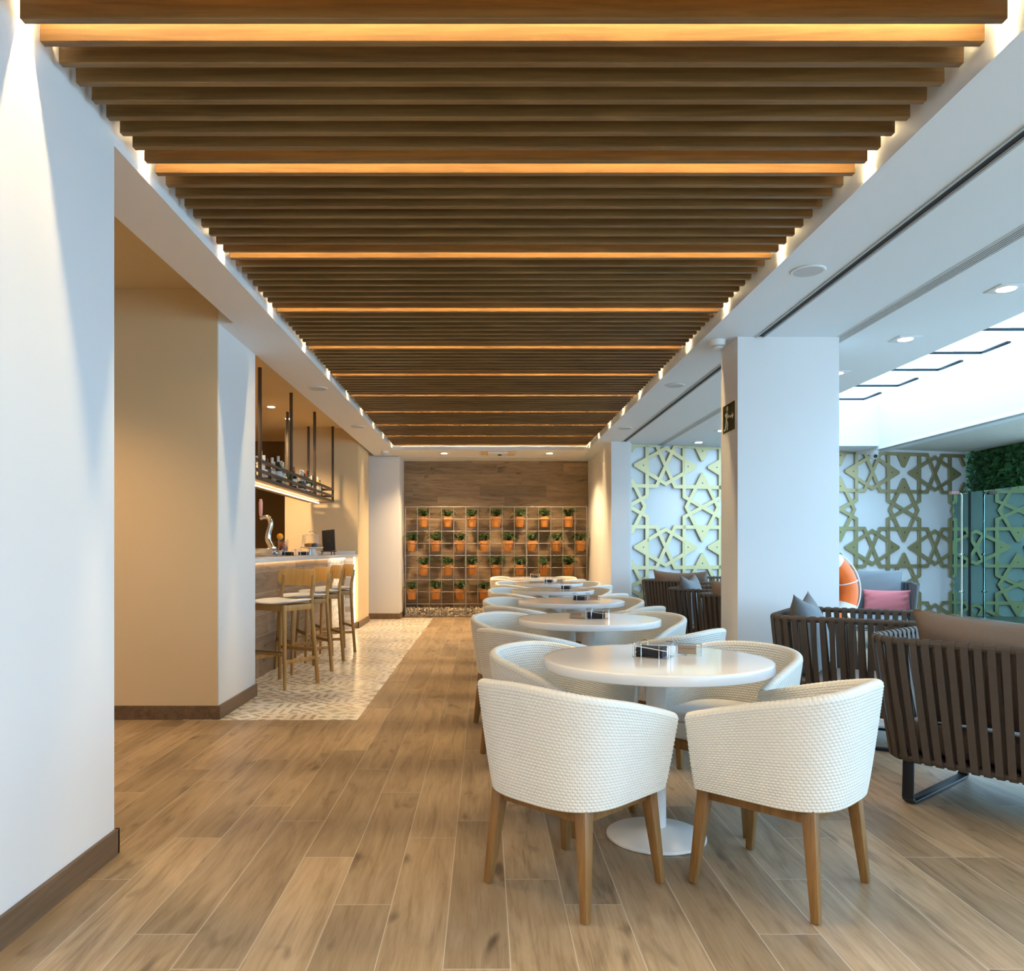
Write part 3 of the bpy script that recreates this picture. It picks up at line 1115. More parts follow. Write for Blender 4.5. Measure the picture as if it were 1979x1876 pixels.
ST = 0.38
put_pillow('cushion', pillow(1.05, 0.54, 0.20, seed=1, pinch=0.05, sag=0.03), m_fabbrown, local(L1, -0.02, -0.235, ST), L1.rotation_euler[2], 0.16, 'wide taupe back cushion on the large near sofa')
put_pillow('cushion', pillow(0.46, 0.54, 0.20, seed=2, pinch=0.10, sag=0.05), m_fabgrey, local(L2, 0.02, -0.20, ST), L2.rotation_euler[2], 0.22, 'grey pillow standing in the armchair beside the column')
put_pillow('cushion', pillow(0.66, 0.56, 0.18, seed=3, pinch=0.06), m_fabgrey, local(L3, 0.0, -0.20, ST), L3.rotation_euler[2], 0.20, 'large grey back cushion behind the pink one')
put_pillow('cushion', pillow(0.54, 0.32, 0.15, seed=4, pinch=0.08), m_fabpink, local(L3, -0.14, -0.02, ST + .0), L3.rotation_euler[2], 0.28, 'small pink cushion leaning on the grey cushion')
put_pillow('cushion', pillow(0.62, 0.54, 0.20, seed=5, pinch=0.05, sag=0.03), m_fabbrown, local(L4, 0.0, -0.235, ST), L4.rotation_euler[2], 0.16, 'taupe cushion on the sofa half hidden by the column')
put_pillow('cushion', pillow(0.46, 0.56, 0.20, seed=6, pinch=0.10, sag=0.05), m_fabgrey, local(L5, 0.02, -0.20, ST), L5.rotation_euler[2], 0.22, 'grey pillow in the armchair between column and far pier')
put_pillow('cushion', pillow(0.85, 0.54, 0.20, seed=7, pinch=0.05, sag=0.02), m_fabbrown, local(L6, 0.02, -0.235, ST), L6.rotation_euler[2], 0.16, 'taupe back cushion on the farthest rope sofa')
put_pillow('cushion', pillow(0.50, 0.50, 0.18, seed=8, pinch=0.08), m_fabgrey, local(L6, -0.36, 0.12, ST + .0), L6.rotation_euler[2] - 0.9, 0.15, 'dark grey pillow at the arm end of the farthest rope sofa')

# ------------------------------------------------------------------ lifebuoy on a stand
lb = thing('lifebuoy', 'orange and white lifebuoy with white rope behind the column', 'lifebuoy', (2.735, 6.40, 0.835), math.radians(6))
R0, r0 = 0.29, 0.072


def torus_part(a0, a1, R, r, n=26, m=18):
    mb = MB()
    vs, fs = [], []
    for i in range(n + 1):
        a = a0 + (a1 - a0) * i / n
        for j in range(m):
            b = 2 * PI * j / m
            q = R + r * math.cos(b)
            vs.append((q * math.cos(a), 0.9 * r * math.sin(b), q * math.sin(a)))
    for i in range(n):
        for j in range(m):
            k = (j + 1) % m
            fs.append((i * m + j, i * m + k, (i + 1) * m + k, (i + 1) * m + j))
    fs.append(tuple(range(m - 1, -1, -1)))
    fs.append(tuple(n * m + j for j in range(m)))
    return mb.add(vs, fs)


for q in range(4):
    a = PI / 2 * q + math.radians(61)
    torus_part(a + 0.15, a + PI / 2 - 0.15, R0, r0).build('orange_ring', m_orange, lb, smooth=60)
    torus_part(a - 0.17, a + 0.17, R0, r0 + 0.003, 8).build('white_band', m_cushw, lb, smooth=60)
rp = MB()
pts = []
for i in range(97):
    a = 2 * PI * i / 96
    rr = R0 + r0 + 0.002 + 0.014 * abs(math.sin(2 * (a - math.radians(61))))
    pts.append((rr * math.cos(a), -0.02, rr * math.sin(a)))
rp.tube(pts[:-1], 0.0055, 6, closed=True)
for q in range(4):
    a = PI / 2 * q + math.radians(61 + 45)
    rp.tube([((R0 + (r0 + .004) * math.cos(b)) * math.cos(a), (r0 * .9 + .004) * math.sin(b), (R0 + (r0 + .004) * math.cos(b)) * math.sin(a)) for b in [2 * PI * k / 20 for k in range(20)]], 0.005, 6, closed=True)
rp.build('grab_line', m_cushw, lb)
stn = thing('lifebuoy_stand', 'white post carrying the lifebuoy behind the column', 'stand', (2.50, 6.33, 0))
MB().tube([(0, 0.0, 0), (0, 0.0, 1.30)], 0.02, 10).tube([(0, 0.0, 1.21), (0.22, 0.08, 1.215)], 0.010, 8).build('post', m_metalw, stn)
MB().lathe([(0.16, 0), (0.16, 0.015), (0.03, 0.03)], 24, (0, 0.0, 0)).build('base', m_metalw, stn)

# ------------------------------------------------------------------ gold lattice on the right wall
lat = thing('lattice_screen', 'gold geometric lattice screen on the angled white wall', 'screen', (0, 0, 0))
Pm = 0.618
ztop = HS - 0.005
wtop = ztop - 0.0
s0 = 0.63   # along-wall position of the first star column


def clip_seg(a, b, smin, smax, zmin, zmax):
    (x0, y0), (x1, y1) = a, b
    t0, t1 = 0.0, 1.0
    dx, dy = x1 - x0, y1 - y0
    for p_, q_ in ((-dx, x0 - smin), (dx, smax - x0), (-dy, y0 - zmin), (dy, zmax - y0)):
        if abs(p_) < 1e-9:
            if q_ < 0:
                return None
        else:
            r_ = q_ / p_
            if p_ < 0:
                t0 = max(t0, r_)
            else:
                t1 = min(t1, r_)
    if t1 - t0 < 1e-3:
        return None
    return (x0 + dx * t0, y0 + dy * t0), (x0 + dx * t1, y0 + dy * t1)


SMIN, SMAX, ZMIN, ZMAX = 0.07, WLEN - 0.08, 0.05, ztop - 0.0
bands = MB()
bw = 0.056
nb = [0]


def w3(s, z, off):
    q = WP + WD * s + WN * off
    return Vector((q.x, q.y, z))


def band(a, b, dep, ext=0.016):
    c = clip_seg(a, b, SMIN, SMAX, ZMIN, ZMAX)
    if not c:
        return
    (x0, y0), (x1, y1) = c
    l = math.hypot(x1 - x0, y1 - y0)
    ux, uy = (x1 - x0) / l, (y1 - y0) / l
    x0 -= ux * ext; y0 -= uy * ext; x1 += ux * ext; y1 += uy * ext
    nb[0] += 1
    dep += 0.0004 * (nb[0] % 9)
    bands.bar(w3(x0, y0, 0.034), w3(x1, y1, 0.034), dep, bw, up=tuple(WN.cross(Vector((ux * WD.x, ux * WD.y, uy)))))


tris = MB()
dots = MB()


def tri(pts, off0, off1):
    vs = [w3(s, z, off0) for s, z in pts] + [w3(s, z, off1) for s, z in pts]
    n = len(pts)
    tris.add(vs, [tuple(range(n)), tuple(range(2 * n - 1, n - 1, -1))] + [(i, n + i, n + (i + 1) % n, (i + 1) % n) for i in range(n)])


for ii in range(-3, 14):
    for jj in range(-1, 8):
        if (ii + jj) % 2:
            continue
        rot = ii % 2 == 1
        cs, cz = s0 + ii * Pm, ztop - 0.5 * Pm - jj * Pm
        if rot != (jj % 2 == 1):
            continue

        def T(x, y):
            if rot:
                x, y = -y, x
            return (cs + x * Pm, cz + y * Pm)
        for sx in (-1, 1):
            for sy in (-1, 1):
                band(T(0.81 * sx, 0), T(0, 0.44 * sy), 0.0200)
            band(T(0, 0), T(0.25 * sx, 0.5), 0.0190)
            band(T(0, 0), T(0.25 * sx, -0.5), 0.0190)
        for sy in (-1, 1):
            band(T(0.25, 0.5 * sy), T(1.75, 0.5 * sy), 0.0180)
        for sx in (-1, 1):
            pts = [T(0.86 * sx, 0), T(0.5 * sx, 0.21), T(0.5 * sx, -0.21)]
            if sx < 0:
                pts = pts[::-1]
            if all(SMIN <= q[0] <= SMAX and ZMIN <= q[1] <= ZMAX for q in pts):
                tri(pts, 0.0252, 0.0463)
                q = T(0.60 * sx, 0)
                dots.add([w3(q[0] + 0.010 * math.cos(a), q[1] + 0.010 * math.sin(a), o_) for o_ in (0.040, 0.0480) for a in [2 * PI * k / 10 for k in range(10)]],
                         [tuple(range(10)), tuple(range(19, 9, -1))] + [(k, 10 + k, 10 + (k + 1) % 10, (k + 1) % 10) for k in range(10)])
bands.add(tris.v, tris.f)
bands.build('lattice_bands', m_gold, lat, smooth=0)
dots.build('fixing_screws', m_blackm, lat)
# ------------------------------------------------------------------ planter wall
GY = 13.57
CELL = 0.2122
GX0 = -1.385
panels = [(0, 5, 'leftmost'), (5, 10, 'middle'), (10, 15, 'rightmost')]
for a, b, nm in panels:
    g = thing('wire_grid', 'grey steel rod plant grid, %s of the three panels on the far wall' % nm, 'grid', (GX0 + a * CELL, GY, 0), 0, 'steel plant grid panels')
    fr = MB()
    H = 9 * CELL
    fr.tube([(0.004, 0, 0), (0.004, 0, 0.02 + H)], 0.008, 8).tube([((b - a) * CELL - 0.004, 0, 0), ((b - a) * CELL - 0.004, 0, 0.02 + H)], 0.008, 8)
    fr.tube([(0.004, 0, 0.02 + H), ((b - a) * CELL - 0.004, 0, 0.02 + H)], 0.007, 8)
    fr.build('frame', m_wire, g)
    rods = MB()
    for k in range(1, b - a):
        rods.tube([(k * CELL, 0, 0), (k * CELL, 0, 0.02 + H)], 0.0062, 6)
    for k in range(9):
        rods.tube([(0, 0.006, 0.02 + k * CELL), ((b - a) * CELL, 0.006, 0.02 + k * CELL)], 0.0052, 6)
    rods.build('rods', m_wire, g)
    ms = MB()
    for k in range(1, 20):
        ms.tube([(k * (b - a) * CELL / 20, 0.014, 0.0), (k * (b - a) * CELL / 20, 0.014, 0.17)], 0.0018, 4)
    for k in range(4):
        ms.tube([(0, 0.014, 0.04 + k * 0.04), ((b - a) * CELL, 0.014, 0.04 + k * 0.04)], 0.0018, 4)
    ms.build('pebble_mesh', m_wire, g)


def make_fern(seed):
    rs = random.Random(seed)
    mb = MB()
    for k in range(34):
        a = rs.uniform(0, 2 * PI)
        ln = rs.uniform(0.12, 0.23)
        rise = rs.uniform(0.07, 0.17)
        droop = rs.uniform(0.02, 0.11)
        pr = None
        N = 9
        d = Vector((math.cos(a), math.sin(a), 0))
        s = Vector((-d.y, d.x, 0))
        pts = []
        for j in range(N + 1):
            f = j / N
            y = d * (ln * f * 0.85) + Vector((0, 0, rise * math.sin(min(1, f * 1.25) * PI / 2) - droop * f ** 3))
            pts.append(y)
        for j in range(1, N):
            wl = 0.034 * math.sin(PI * (0.12 + 0.85 * j / N)) + 0.006
            p0 = pts[j]
            fwd = (pts[j + 1] - pts[j - 1]).normalized()
            for e in (-1, 1):
                tip = p0 + s * (e * wl) + fwd * 0.016 + Vector((0, 0, -0.006))
                b0 = p0 - fwd * 0.006
                b1 = p0 + fwd * 0.009
                mb.add([b0, b1, tip], [(0, 1, 2)])
        mb.tube(pts, 0.0016, 3)
    return mb.mesh('foliage', m_fern, 0, 1, 60)


ferns = [make_fern(s) for s in (1, 2, 3)]


def make_pot():
    t = thing('potted_fern', 'x', 'plant', group='ferns in terracotta pots hung on the plant grid')
    MB().lathe([(0.064, 0.0), (0.066, 0.002), (0.084, 0.135), (0.092, 0.137), (0.094, 0.182), (0.088, 0.184), (0.084, 0.165), (0.05, 0.16)], 32).build('pot', m_terra, t, smooth=40)
    MB().lathe([(0.0835, 0.160), (0.0835, 0.166)], 24).build('soil', m_soil, t)
    MB().tube([(0.096 * math.cos(a), 0.096 * math.sin(a), 0.138) for a in [2 * PI * k / 32 for k in range(32)]], 0.003, 6, closed=True).build('ring_holder', m_wire, t)
    o = bpy.data.objects.new('foliage', ferns[0])
    COL.objects.link(o)
    o.parent = t
    o.location = (0, 0, 0.166)
    return t


pot0 = None
ORD = ['first', 'second', 'third', 'fourth', 'fifth', 'sixth', 'seventh', 'eighth', 'ninth', 'tenth', 'eleventh', 'twelfth', 'thirteenth', 'fourteenth', 'fifteenth', 'sixteenth', 'seventeenth', 'eighteenth', 'nineteenth', 'twentieth', 'twenty-first', 'twenty-second', 'twenty-third', 'twenty-fourth', 'twenty-fifth']
n = 0
for row, (zr, cols, rn) in enumerate([(8, range(1, 15, 2), 'top'), (6, range(0, 15, 2), 'second'), (4, range(1, 15, 2), 'third'), (2, range(0, 15, 2), 'bottom')]):
    for ci, c in enumerate(cols):
        loc = (GX0 + (c + 0.5) * CELL, GY + 0.118, 0.02 + zr * CELL - 0.138)
        lab = 'fern in a terracotta pot, %s from left in the %s row of pots' % (ORD[ci], rn)
        rz = random.uniform(0, 6.28)
        if pot0 is None:
            pot0 = make_pot()
            pot0.location = loc
            pot0.rotation_euler = (0, 0, rz)
            pot0['label'] = lab
            r = pot0
        else:
            r = dup(pot0, loc, rz, lab)
        for ch in r.children:
            if ch.name.startswith('foliage'):
                ch.data = ferns[n % 3]
                sc_ = random.uniform(1.0, 1.25)
                ch.scale = (sc_, sc_, sc_)
        n += 1

pb = MB()
rs = random.Random(4)
ico = [(0, 0, 1), (0, 0, -1), (1, 0, 0), (-1, 0, 0), (0, 1, 0), (0, -1, 0)]
for k in range(1500):
    x = rs.uniform(-1.40, 1.84)
    y = rs.uniform(GY + 0.035, YB - 0.03)
    z = rs.uniform(0.01, 0.15)
    s = rs.uniform(0.012, 0.022)
    rot = Matrix.Rotation(rs.uniform(0, 6), 3, Vector((rs.random(), rs.random(), rs.random() + .01)).normalized())
    me_v = []
    for i in range(3):
        for j in range(6):
            a = 2 * PI * j / 6
            b = (-0.6, 0.05, 0.65)[i]
            q = math.sqrt(1 - b * b)
            me_v.append(rot @ Vector((q * math.cos(a) * s * 1.3, q * math.sin(a) * s, b * s * 0.8)) + Vector((x, y, z)))
    fs = [tuple(range(5, -1, -1)), tuple(range(12, 18))]
    for i in range(2):
        for j in range(6):
            fs.append((i * 6 + j, i * 6 + (j + 1) % 6, (i + 1) * 6 + (j + 1) % 6, (i + 1) * 6 + j))
    pb.add(me_v, fs)
pbo = pb.build('pebbles', m_pebble, None, smooth=60)
tag(pbo, 'bed of white pebbles along the foot of the plant wall', 'pebbles', kind='stuff')

# ------------------------------------------------------------------ bar
bar = thing('bar_counter', 'bar counter with tiled front and glowing strip under its pale top', 'bar', (0, 0, 0))
CT = 1.115
MB().box(-2.62, -1.898, 6.32, 11.66, CT - 0.04, CT).build('worktop', m_counter, bar, 0.004)
MB().box(-2.55, -2.09, 6.34, 10.35, 0.0, CT - 0.042).build('wood_front', m_barfront, bar, 0)
MB().box(-2.55, -2.06, 10.35, 11.50, 0.0, CT - 0.042).build('tiled_front', m_tilebar, bar, 0)
MB().box(-2.30, -1.945, 11.52, 11.66, 0.0, CT - 0.042).build('tiled_return', m_tilebar, bar, 0)
MB().box(-2.080, -2.068, 6.36, 10.33, CT - 0.047, CT - 0.041).box(-2.050, -2.038, 10.36, 11.48, CT - 0.047, CT - 0.041).build('light_strip', m_stripbar, bar, 0)
MB().box(-1.940, -1.925, 11.56, 11.575, 0.10, CT - 0.045).build('light_strip', m_stripbar, bar, 0)
MB().box(-2.62, -1.94, 11.635, 11.66, CT, CT + 0.05).build('upstand', m_cushw, bar, 0.002)

shelf = thing('hanging_bottle_shelf', 'bronze steel bottle shelf hung from the bar ceiling on posts', 'shelf', (0, 0, 0))
SB = 0.695 + CAMH
XF, XK = -2.25, -2.61
YS0, YS1 = 6.45, 11.54
fr = MB()
for x in (XF, XK):
    for z0, z1 in ((SB, SB + 0.034), (SB + 0.075, SB + 0.105), (SB + 0.175, SB + 0.205)):
        if x == XK and z0 < SB + .07 and False:
            continue
        fr.box(x - 0.014, x + 0.014, YS0, YS1, z0, z1)
for z0 in (SB, SB + 0.075, SB + 0.175):
    fr.box(XK, XF, YS1 - 0.028, YS1, z0, z0 + 0.03)
fr.build('rails', m_shelf, shelf, 0.002)
for y in (6.54, 7.78, 9.04, 10.29, 11.52):
    for x in (XF, XK):
        MB().box(x - 0.016, x + 0.016, y - 0.016, y + 0.016, SB + 0.002, HB).build('post', m_shelf, shelf, 0.002)
m_shelfwood = wood('shelf wood', (0.45, 0.29, 0.14), (0.60, 0.42, 0.22), axis=1, grain=20)
MB().box(XK + 0.014, XF - 0.014, YS0, YS1 - 0.03, SB + 0.004, SB + 0.026).build('shelf_board', m_shelfwood, shelf)
MB().box(-2.425, -2.405, YS0 + 0.05, 11.30, SB - 0.026, SB - 0.016).build('light_strip', m_shelfled, shelf)

b_clear = bottle_mat('clear bottle', (0.75, 0.80, 0.75), True)
b_green = bottle_mat('green bottle', (0.012, 0.05, 0.012))
b_brown = bottle_mat('brown bottle', (0.10, 0.035, 0.010))
b_blue = bottle_mat('blue bottle', (0.02, 0.05, 0.20))
b_dark = bottle_mat('dark bottle', (0.012, 0.010, 0.012))
b_yell = bottle_mat('amber bottle', (0.45, 0.26, 0.04))
l_white = plain('white label', (0.75, 0.73, 0.68), 0.6)
l_red = plain('red foil', (0.55, 0.03, 0.03), 0.4)
l_pink = plain('pink foil', (0.75, 0.40, 0.36), 0.4)
l_black = plain('black foil', (0.015, 0.015, 0.018), 0.4)
l_green = plain('green foil', (0.10, 0.35, 0.16), 0.4)
BOT = [(8.05, 'clear', 'white'), (8.29, 'brown', 'white'), (8.38, 'brown', 'black'), (8.46, 'dark', 'black'), (8.57, 'clear', 'pink'), (8.67, 'clear', 'white'), (8.77, 'green', 'white'),
       (9.00, 'clear', 'white'), (9.14, 'blue', 'black'), (9.24, 'yellow', 'white'), (9.40, 'dark', 'red'), (9.53, 'clear', 'green'), (9.65, 'green', 'pink'), (9.80, 'clear', 'white'), (9.94, 'clear', 'white'),
       (10.08, 'blue', 'black'), (10.20, 'brown', 'white'), (10.37, 'green', 'black'), (10.47, 'green', 'red'), (10.56, 'green', 'black'), (10.69, 'clear', 'white'), (10.86, 'brown', 'white'), (11.0, 'yellow', 'white'),
       (11.12, 'green', 'white'), (11.22, 'dark', 'black'), (11.33, 'clear', 'white'), (11.42, 'brown', 'red')]
BACK = [(8.34, 'yellow', 'white'), (8.62, 'brown', 'white'), (8.82, 'clear', 'red'), (9.05, 'green', 'black'), (9.32, 'clear', 'white'), (9.60, 'brown', 'black'), (9.76, 'dark', 'white'),
        (10.02, 'yellow', 'black'), (10.26, 'clear', 'pink'), (10.50, 'brown', 'white'), (10.74, 'green', 'white'), (10.95, 'clear', 'black'), (11.2, 'yellow', 'red')]
BM = {'clear': b_clear, 'green': b_green, 'brown': b_brown, 'blue': b_blue, 'dark': b_dark, 'yellow': b_yell}
CM = {'white': l_white, 'black': l_black, 'red': l_red, 'pink': l_pink, 'green': l_green}
rs = random.Random(11)
ORDB = ORD + ['twenty-sixth', 'twenty-seventh']
for i, (y, body, cap) in enumerate(BOT + BACK):
    rear = i >= len(BOT)
    h = rs.uniform(0.27, 0.33) if cap != 'black' or body == 'green' else rs.uniform(0.25, 0.30)
    r = rs.uniform(0.038, 0.045)
    t = thing('bottle', '%s bottle with %s cap, %s from left in the shelf\'s %s row' % (body, cap, ORDB[i - len(BOT) if rear else i], 'rear' if rear else 'front'), 'bottle', (rs.uniform(-2.555, -2.52) if rear else rs.uniform(-2.43, -2.31), y, SB + 0.0265), rs.uniform(0, 6), 'bottles on the hanging bar shelf')
    k = rs.uniform(0.52, 0.64)
    MB().lathe([(r * .9, 0), (r, 0.006), (r, h * k), (r * .85, h * (k + .07)), (0.015, h * (k + .2)), (0.0135, h * .86)], 20).build('glass_body', BM[body], t, smooth=60)
    MB().lathe([(0.0155, h * .80), (0.0160, h * .995), (0.013, h)], 16).build('cap', CM[cap], t, smooth=40)
    MB().lathe([(r + .0008, h * .16), (r + .0008, h * (k - .08))], 20).build('label', l_white if rs.random() < .65 else l_black, t)

# bar-top things
CTZ = CT + 0.0005
bt = thing('beer_tap', 'curved chrome beer tap on a steel box on the bar', 'beer tap', (-2.38, 8.45, CTZ))
MB().box(-0.14, 0.10, -0.10, 0.10, 0, 0.085).build('steel_box', m_chrome, bt, 0.004)
pts = [(0.07, 0, 0.085), (0.05, 0, 0.13), (0.028, 0, 0.18), (0.03, 0, 0.24), (0.045, 0, 0.30), (0.055, 0, 0.35), (0.045, 0, 0.40), (0.015, 0, 0.425), (-0.03, 0, 0.42), (-0.06, 0, 0.41)]
P_ = []
for i in range(len(pts) - 1):
    q0, q1, q2, q3 = (Vector(pts[max(0, min(len(pts) - 1, i + d))]) for d in (-1, 0, 1, 2))
    for f in (0, .2, .4, .6, .8):
        P_.append(0.5 * (2 * q1 + (q2 - q0) * f + (2 * q0 - 5 * q1 + 4 * q2 - q3) * f * f + (3 * q1 - q0 - 3 * q2 + q3) * f ** 3))
P_.append(Vector(pts[-1]))
MB().tube(P_, 0.036, 16, r1=0.020).build('swan_neck', m_chrome, bt, smooth=70)
MB().lathe([(0.05, 0.085), (0.05, 0.095), (0.04, 0.10)], 24, (0.07, 0, 0)).build('collar', m_chrome, bt)
MB().lathe([(0.012, 0.43), (0.020, 0.47), (0.022, 0.58), (0.014, 0.62)], 16, (-0.055, 0, 0)).build('tap_handle', l_pink, bt)

dr = tag(MB().box(-0.10, 0.10, -0.14, 0.14, 0, 0.06).build('drip_tray', m_chrome, None, 0.005), 'polished steel tray box beside the beer tap', 'tray')
dr.location = (-2.36, 8.78, CTZ)

jg = thing('fruit_punch_jug', 'glass jug of dark red fruit punch with an orange on its rim', 'jug', (-2.40, 9.25, CTZ))
MB().lathe([(0.055, 0), (0.058, 0.004), (0.062, 0.19), (0.060, 0.19), (0.055, 0.008)], 32, cap0=True, cap1=False).build('glass', m_jug, jg)
m_punch = plain('punch', (0.20, 0.012, 0.012), 0.15)
MB().lathe([(0.052, 0.008), (0.056, 0.10)], 28).build('punch', m_punch, jg)
m_fruit = plain('fruit pieces', (0.70, 0.17, 0.04), 0.5, var=0.6, scale=70)
fm = MB()
for k in range(60):
    a, q = rs.uniform(0, 6.28), rs.uniform(0.02, 0.053)
    fm.lathe([(0.004, -0.006), (0.010, 0), (0.004, 0.006)], 6, (q * math.cos(a), q * math.sin(a), rs.uniform(0.107, 0.165)))
fm.build('fruit_pieces', m_fruit, jg)
m_or = plain('orange peel', (0.95, 0.42, 0.02), 0.45)
MB().lathe([(0.005, -0.036)] + [(0.038 * math.sin(PI * k / 12), -0.038 * math.cos(PI * k / 12)) for k in range(1, 12)] + [(0.004, 0.038)], 20, (-0.03, -0.02, 0.225)).build('orange', m_or, jg, smooth=80)
MB().tube([(-0.062, 0, 0.16), (-0.10, 0, 0.155), (-0.105, 0, 0.10), (-0.062, 0, 0.05)], 0.007, 8).build('handle', m_acryl, jg)

wire_caddy((-2.19, 8.70, CTZ), 0.1, 'chrome caddy of black napkins on the bar in front of the jug', 0.075, 'napkin caddies on the bar')
wire_caddy((-2.17, 9.35, CTZ), 0.1, 'chrome caddy of black napkins on the bar beside the cake stand', 0.075, 'napkin caddies on the bar')

ck = thing('cake_stand', 'white cake stand with a clear dome over pastries on the bar', 'cake stand', (-2.22, 10.0, CTZ))
MB().lathe([(0.075, 0), (0.07, 0.008), (0.045, 0.03), (0.038, 0.075), (0.06, 0.085), (0.145, 0.09), (0.148, 0.10), (0.14, 0.102)], 48).build('pedestal', m_lacq, ck, smooth=50)
MB().lathe([(0.132, 0.103), (0.122, 0.255), (0.11, 0.262), (0.02, 0.265)], 48, cap0=False).build('dome', m_acryl, ck, smooth=40)
MB().tube([(-0.035, 0, 0.265), (-0.033, 0, 0.295), (-0.02, 0, 0.305), (0.02, 0, 0.305), (0.033, 0, 0.295), (0.035, 0, 0.265)], 0.006, 8).build('dome_handle', m_chrome, ck)
m_past = plain('pastry crust', (0.62, 0.30, 0.07), 0.6, var=0.3, scale=40)
m_choc = plain('chocolate', (0.06, 0.03, 0.03), 0.4)
PL = ['golden', 'chocolate', 'sugared']
k = 0
for a, q, mt, lab in ((2.6, 0.07, m_past, 'golden pastry at the left under the glass dome'), (4.4, 0.06, m_past, 'golden pastry at the front under the glass dome'), (5.4, 0.075, m_choc, 'dark chocolate pastry under the glass dome'),
                      (0.4, 0.07, m_past, 'golden pastry at the right under the glass dome'), (1.5, 0.06, m_past, 'golden pastry at the back under the glass dome')):
    o = MB().lathe([(0.03, 0), (0.044, 0.012), (0.043, 0.03), (0.03, 0.045), (0.01, 0.05)], 16).build('pastry', mt, None, smooth=70)
    tag(o, lab, 'pastry', 'pastries under the dome')
    o.location = (-2.22 + q * math.cos(a), 10.0 + q * math.sin(a), CTZ + 0.1035)

ch = thing('chalkboard_easel', 'blank chalkboard on a small dark red easel at the end of the bar', 'chalkboard', (-2.17, 10.85, CTZ), -0.1)
Mx = Matrix.Translation((0, 0, 0.05)) @ Matrix.Rotation(-0.18, 4, 'X') @ Matrix.Rotation(-0.10, 4, 'Y')
bd = MB().box(-0.09, 0.09, -0.006, 0.006, 0.0, 0.30)
bd.v = [tuple(Mx @ Vector(v)) for v in bd.v]
bd.build('board', m_slate, ch, 0.002)
es = MB()
for sx in (-1, 1):
    es.bar((sx * 0.07, -0.02, 0.055), (sx * 0.095, -0.05, 0.0), 0.012, 0.012)
es.bar((0, 0.02, 0.20), (0, 0.12, 0.0), 0.012, 0.012)
es.bar((-0.11, -0.02, 0.045), (0.11, -0.02, 0.045), 0.03, 0.014)
es.build('easel', m_redwood, ch, 0.002)


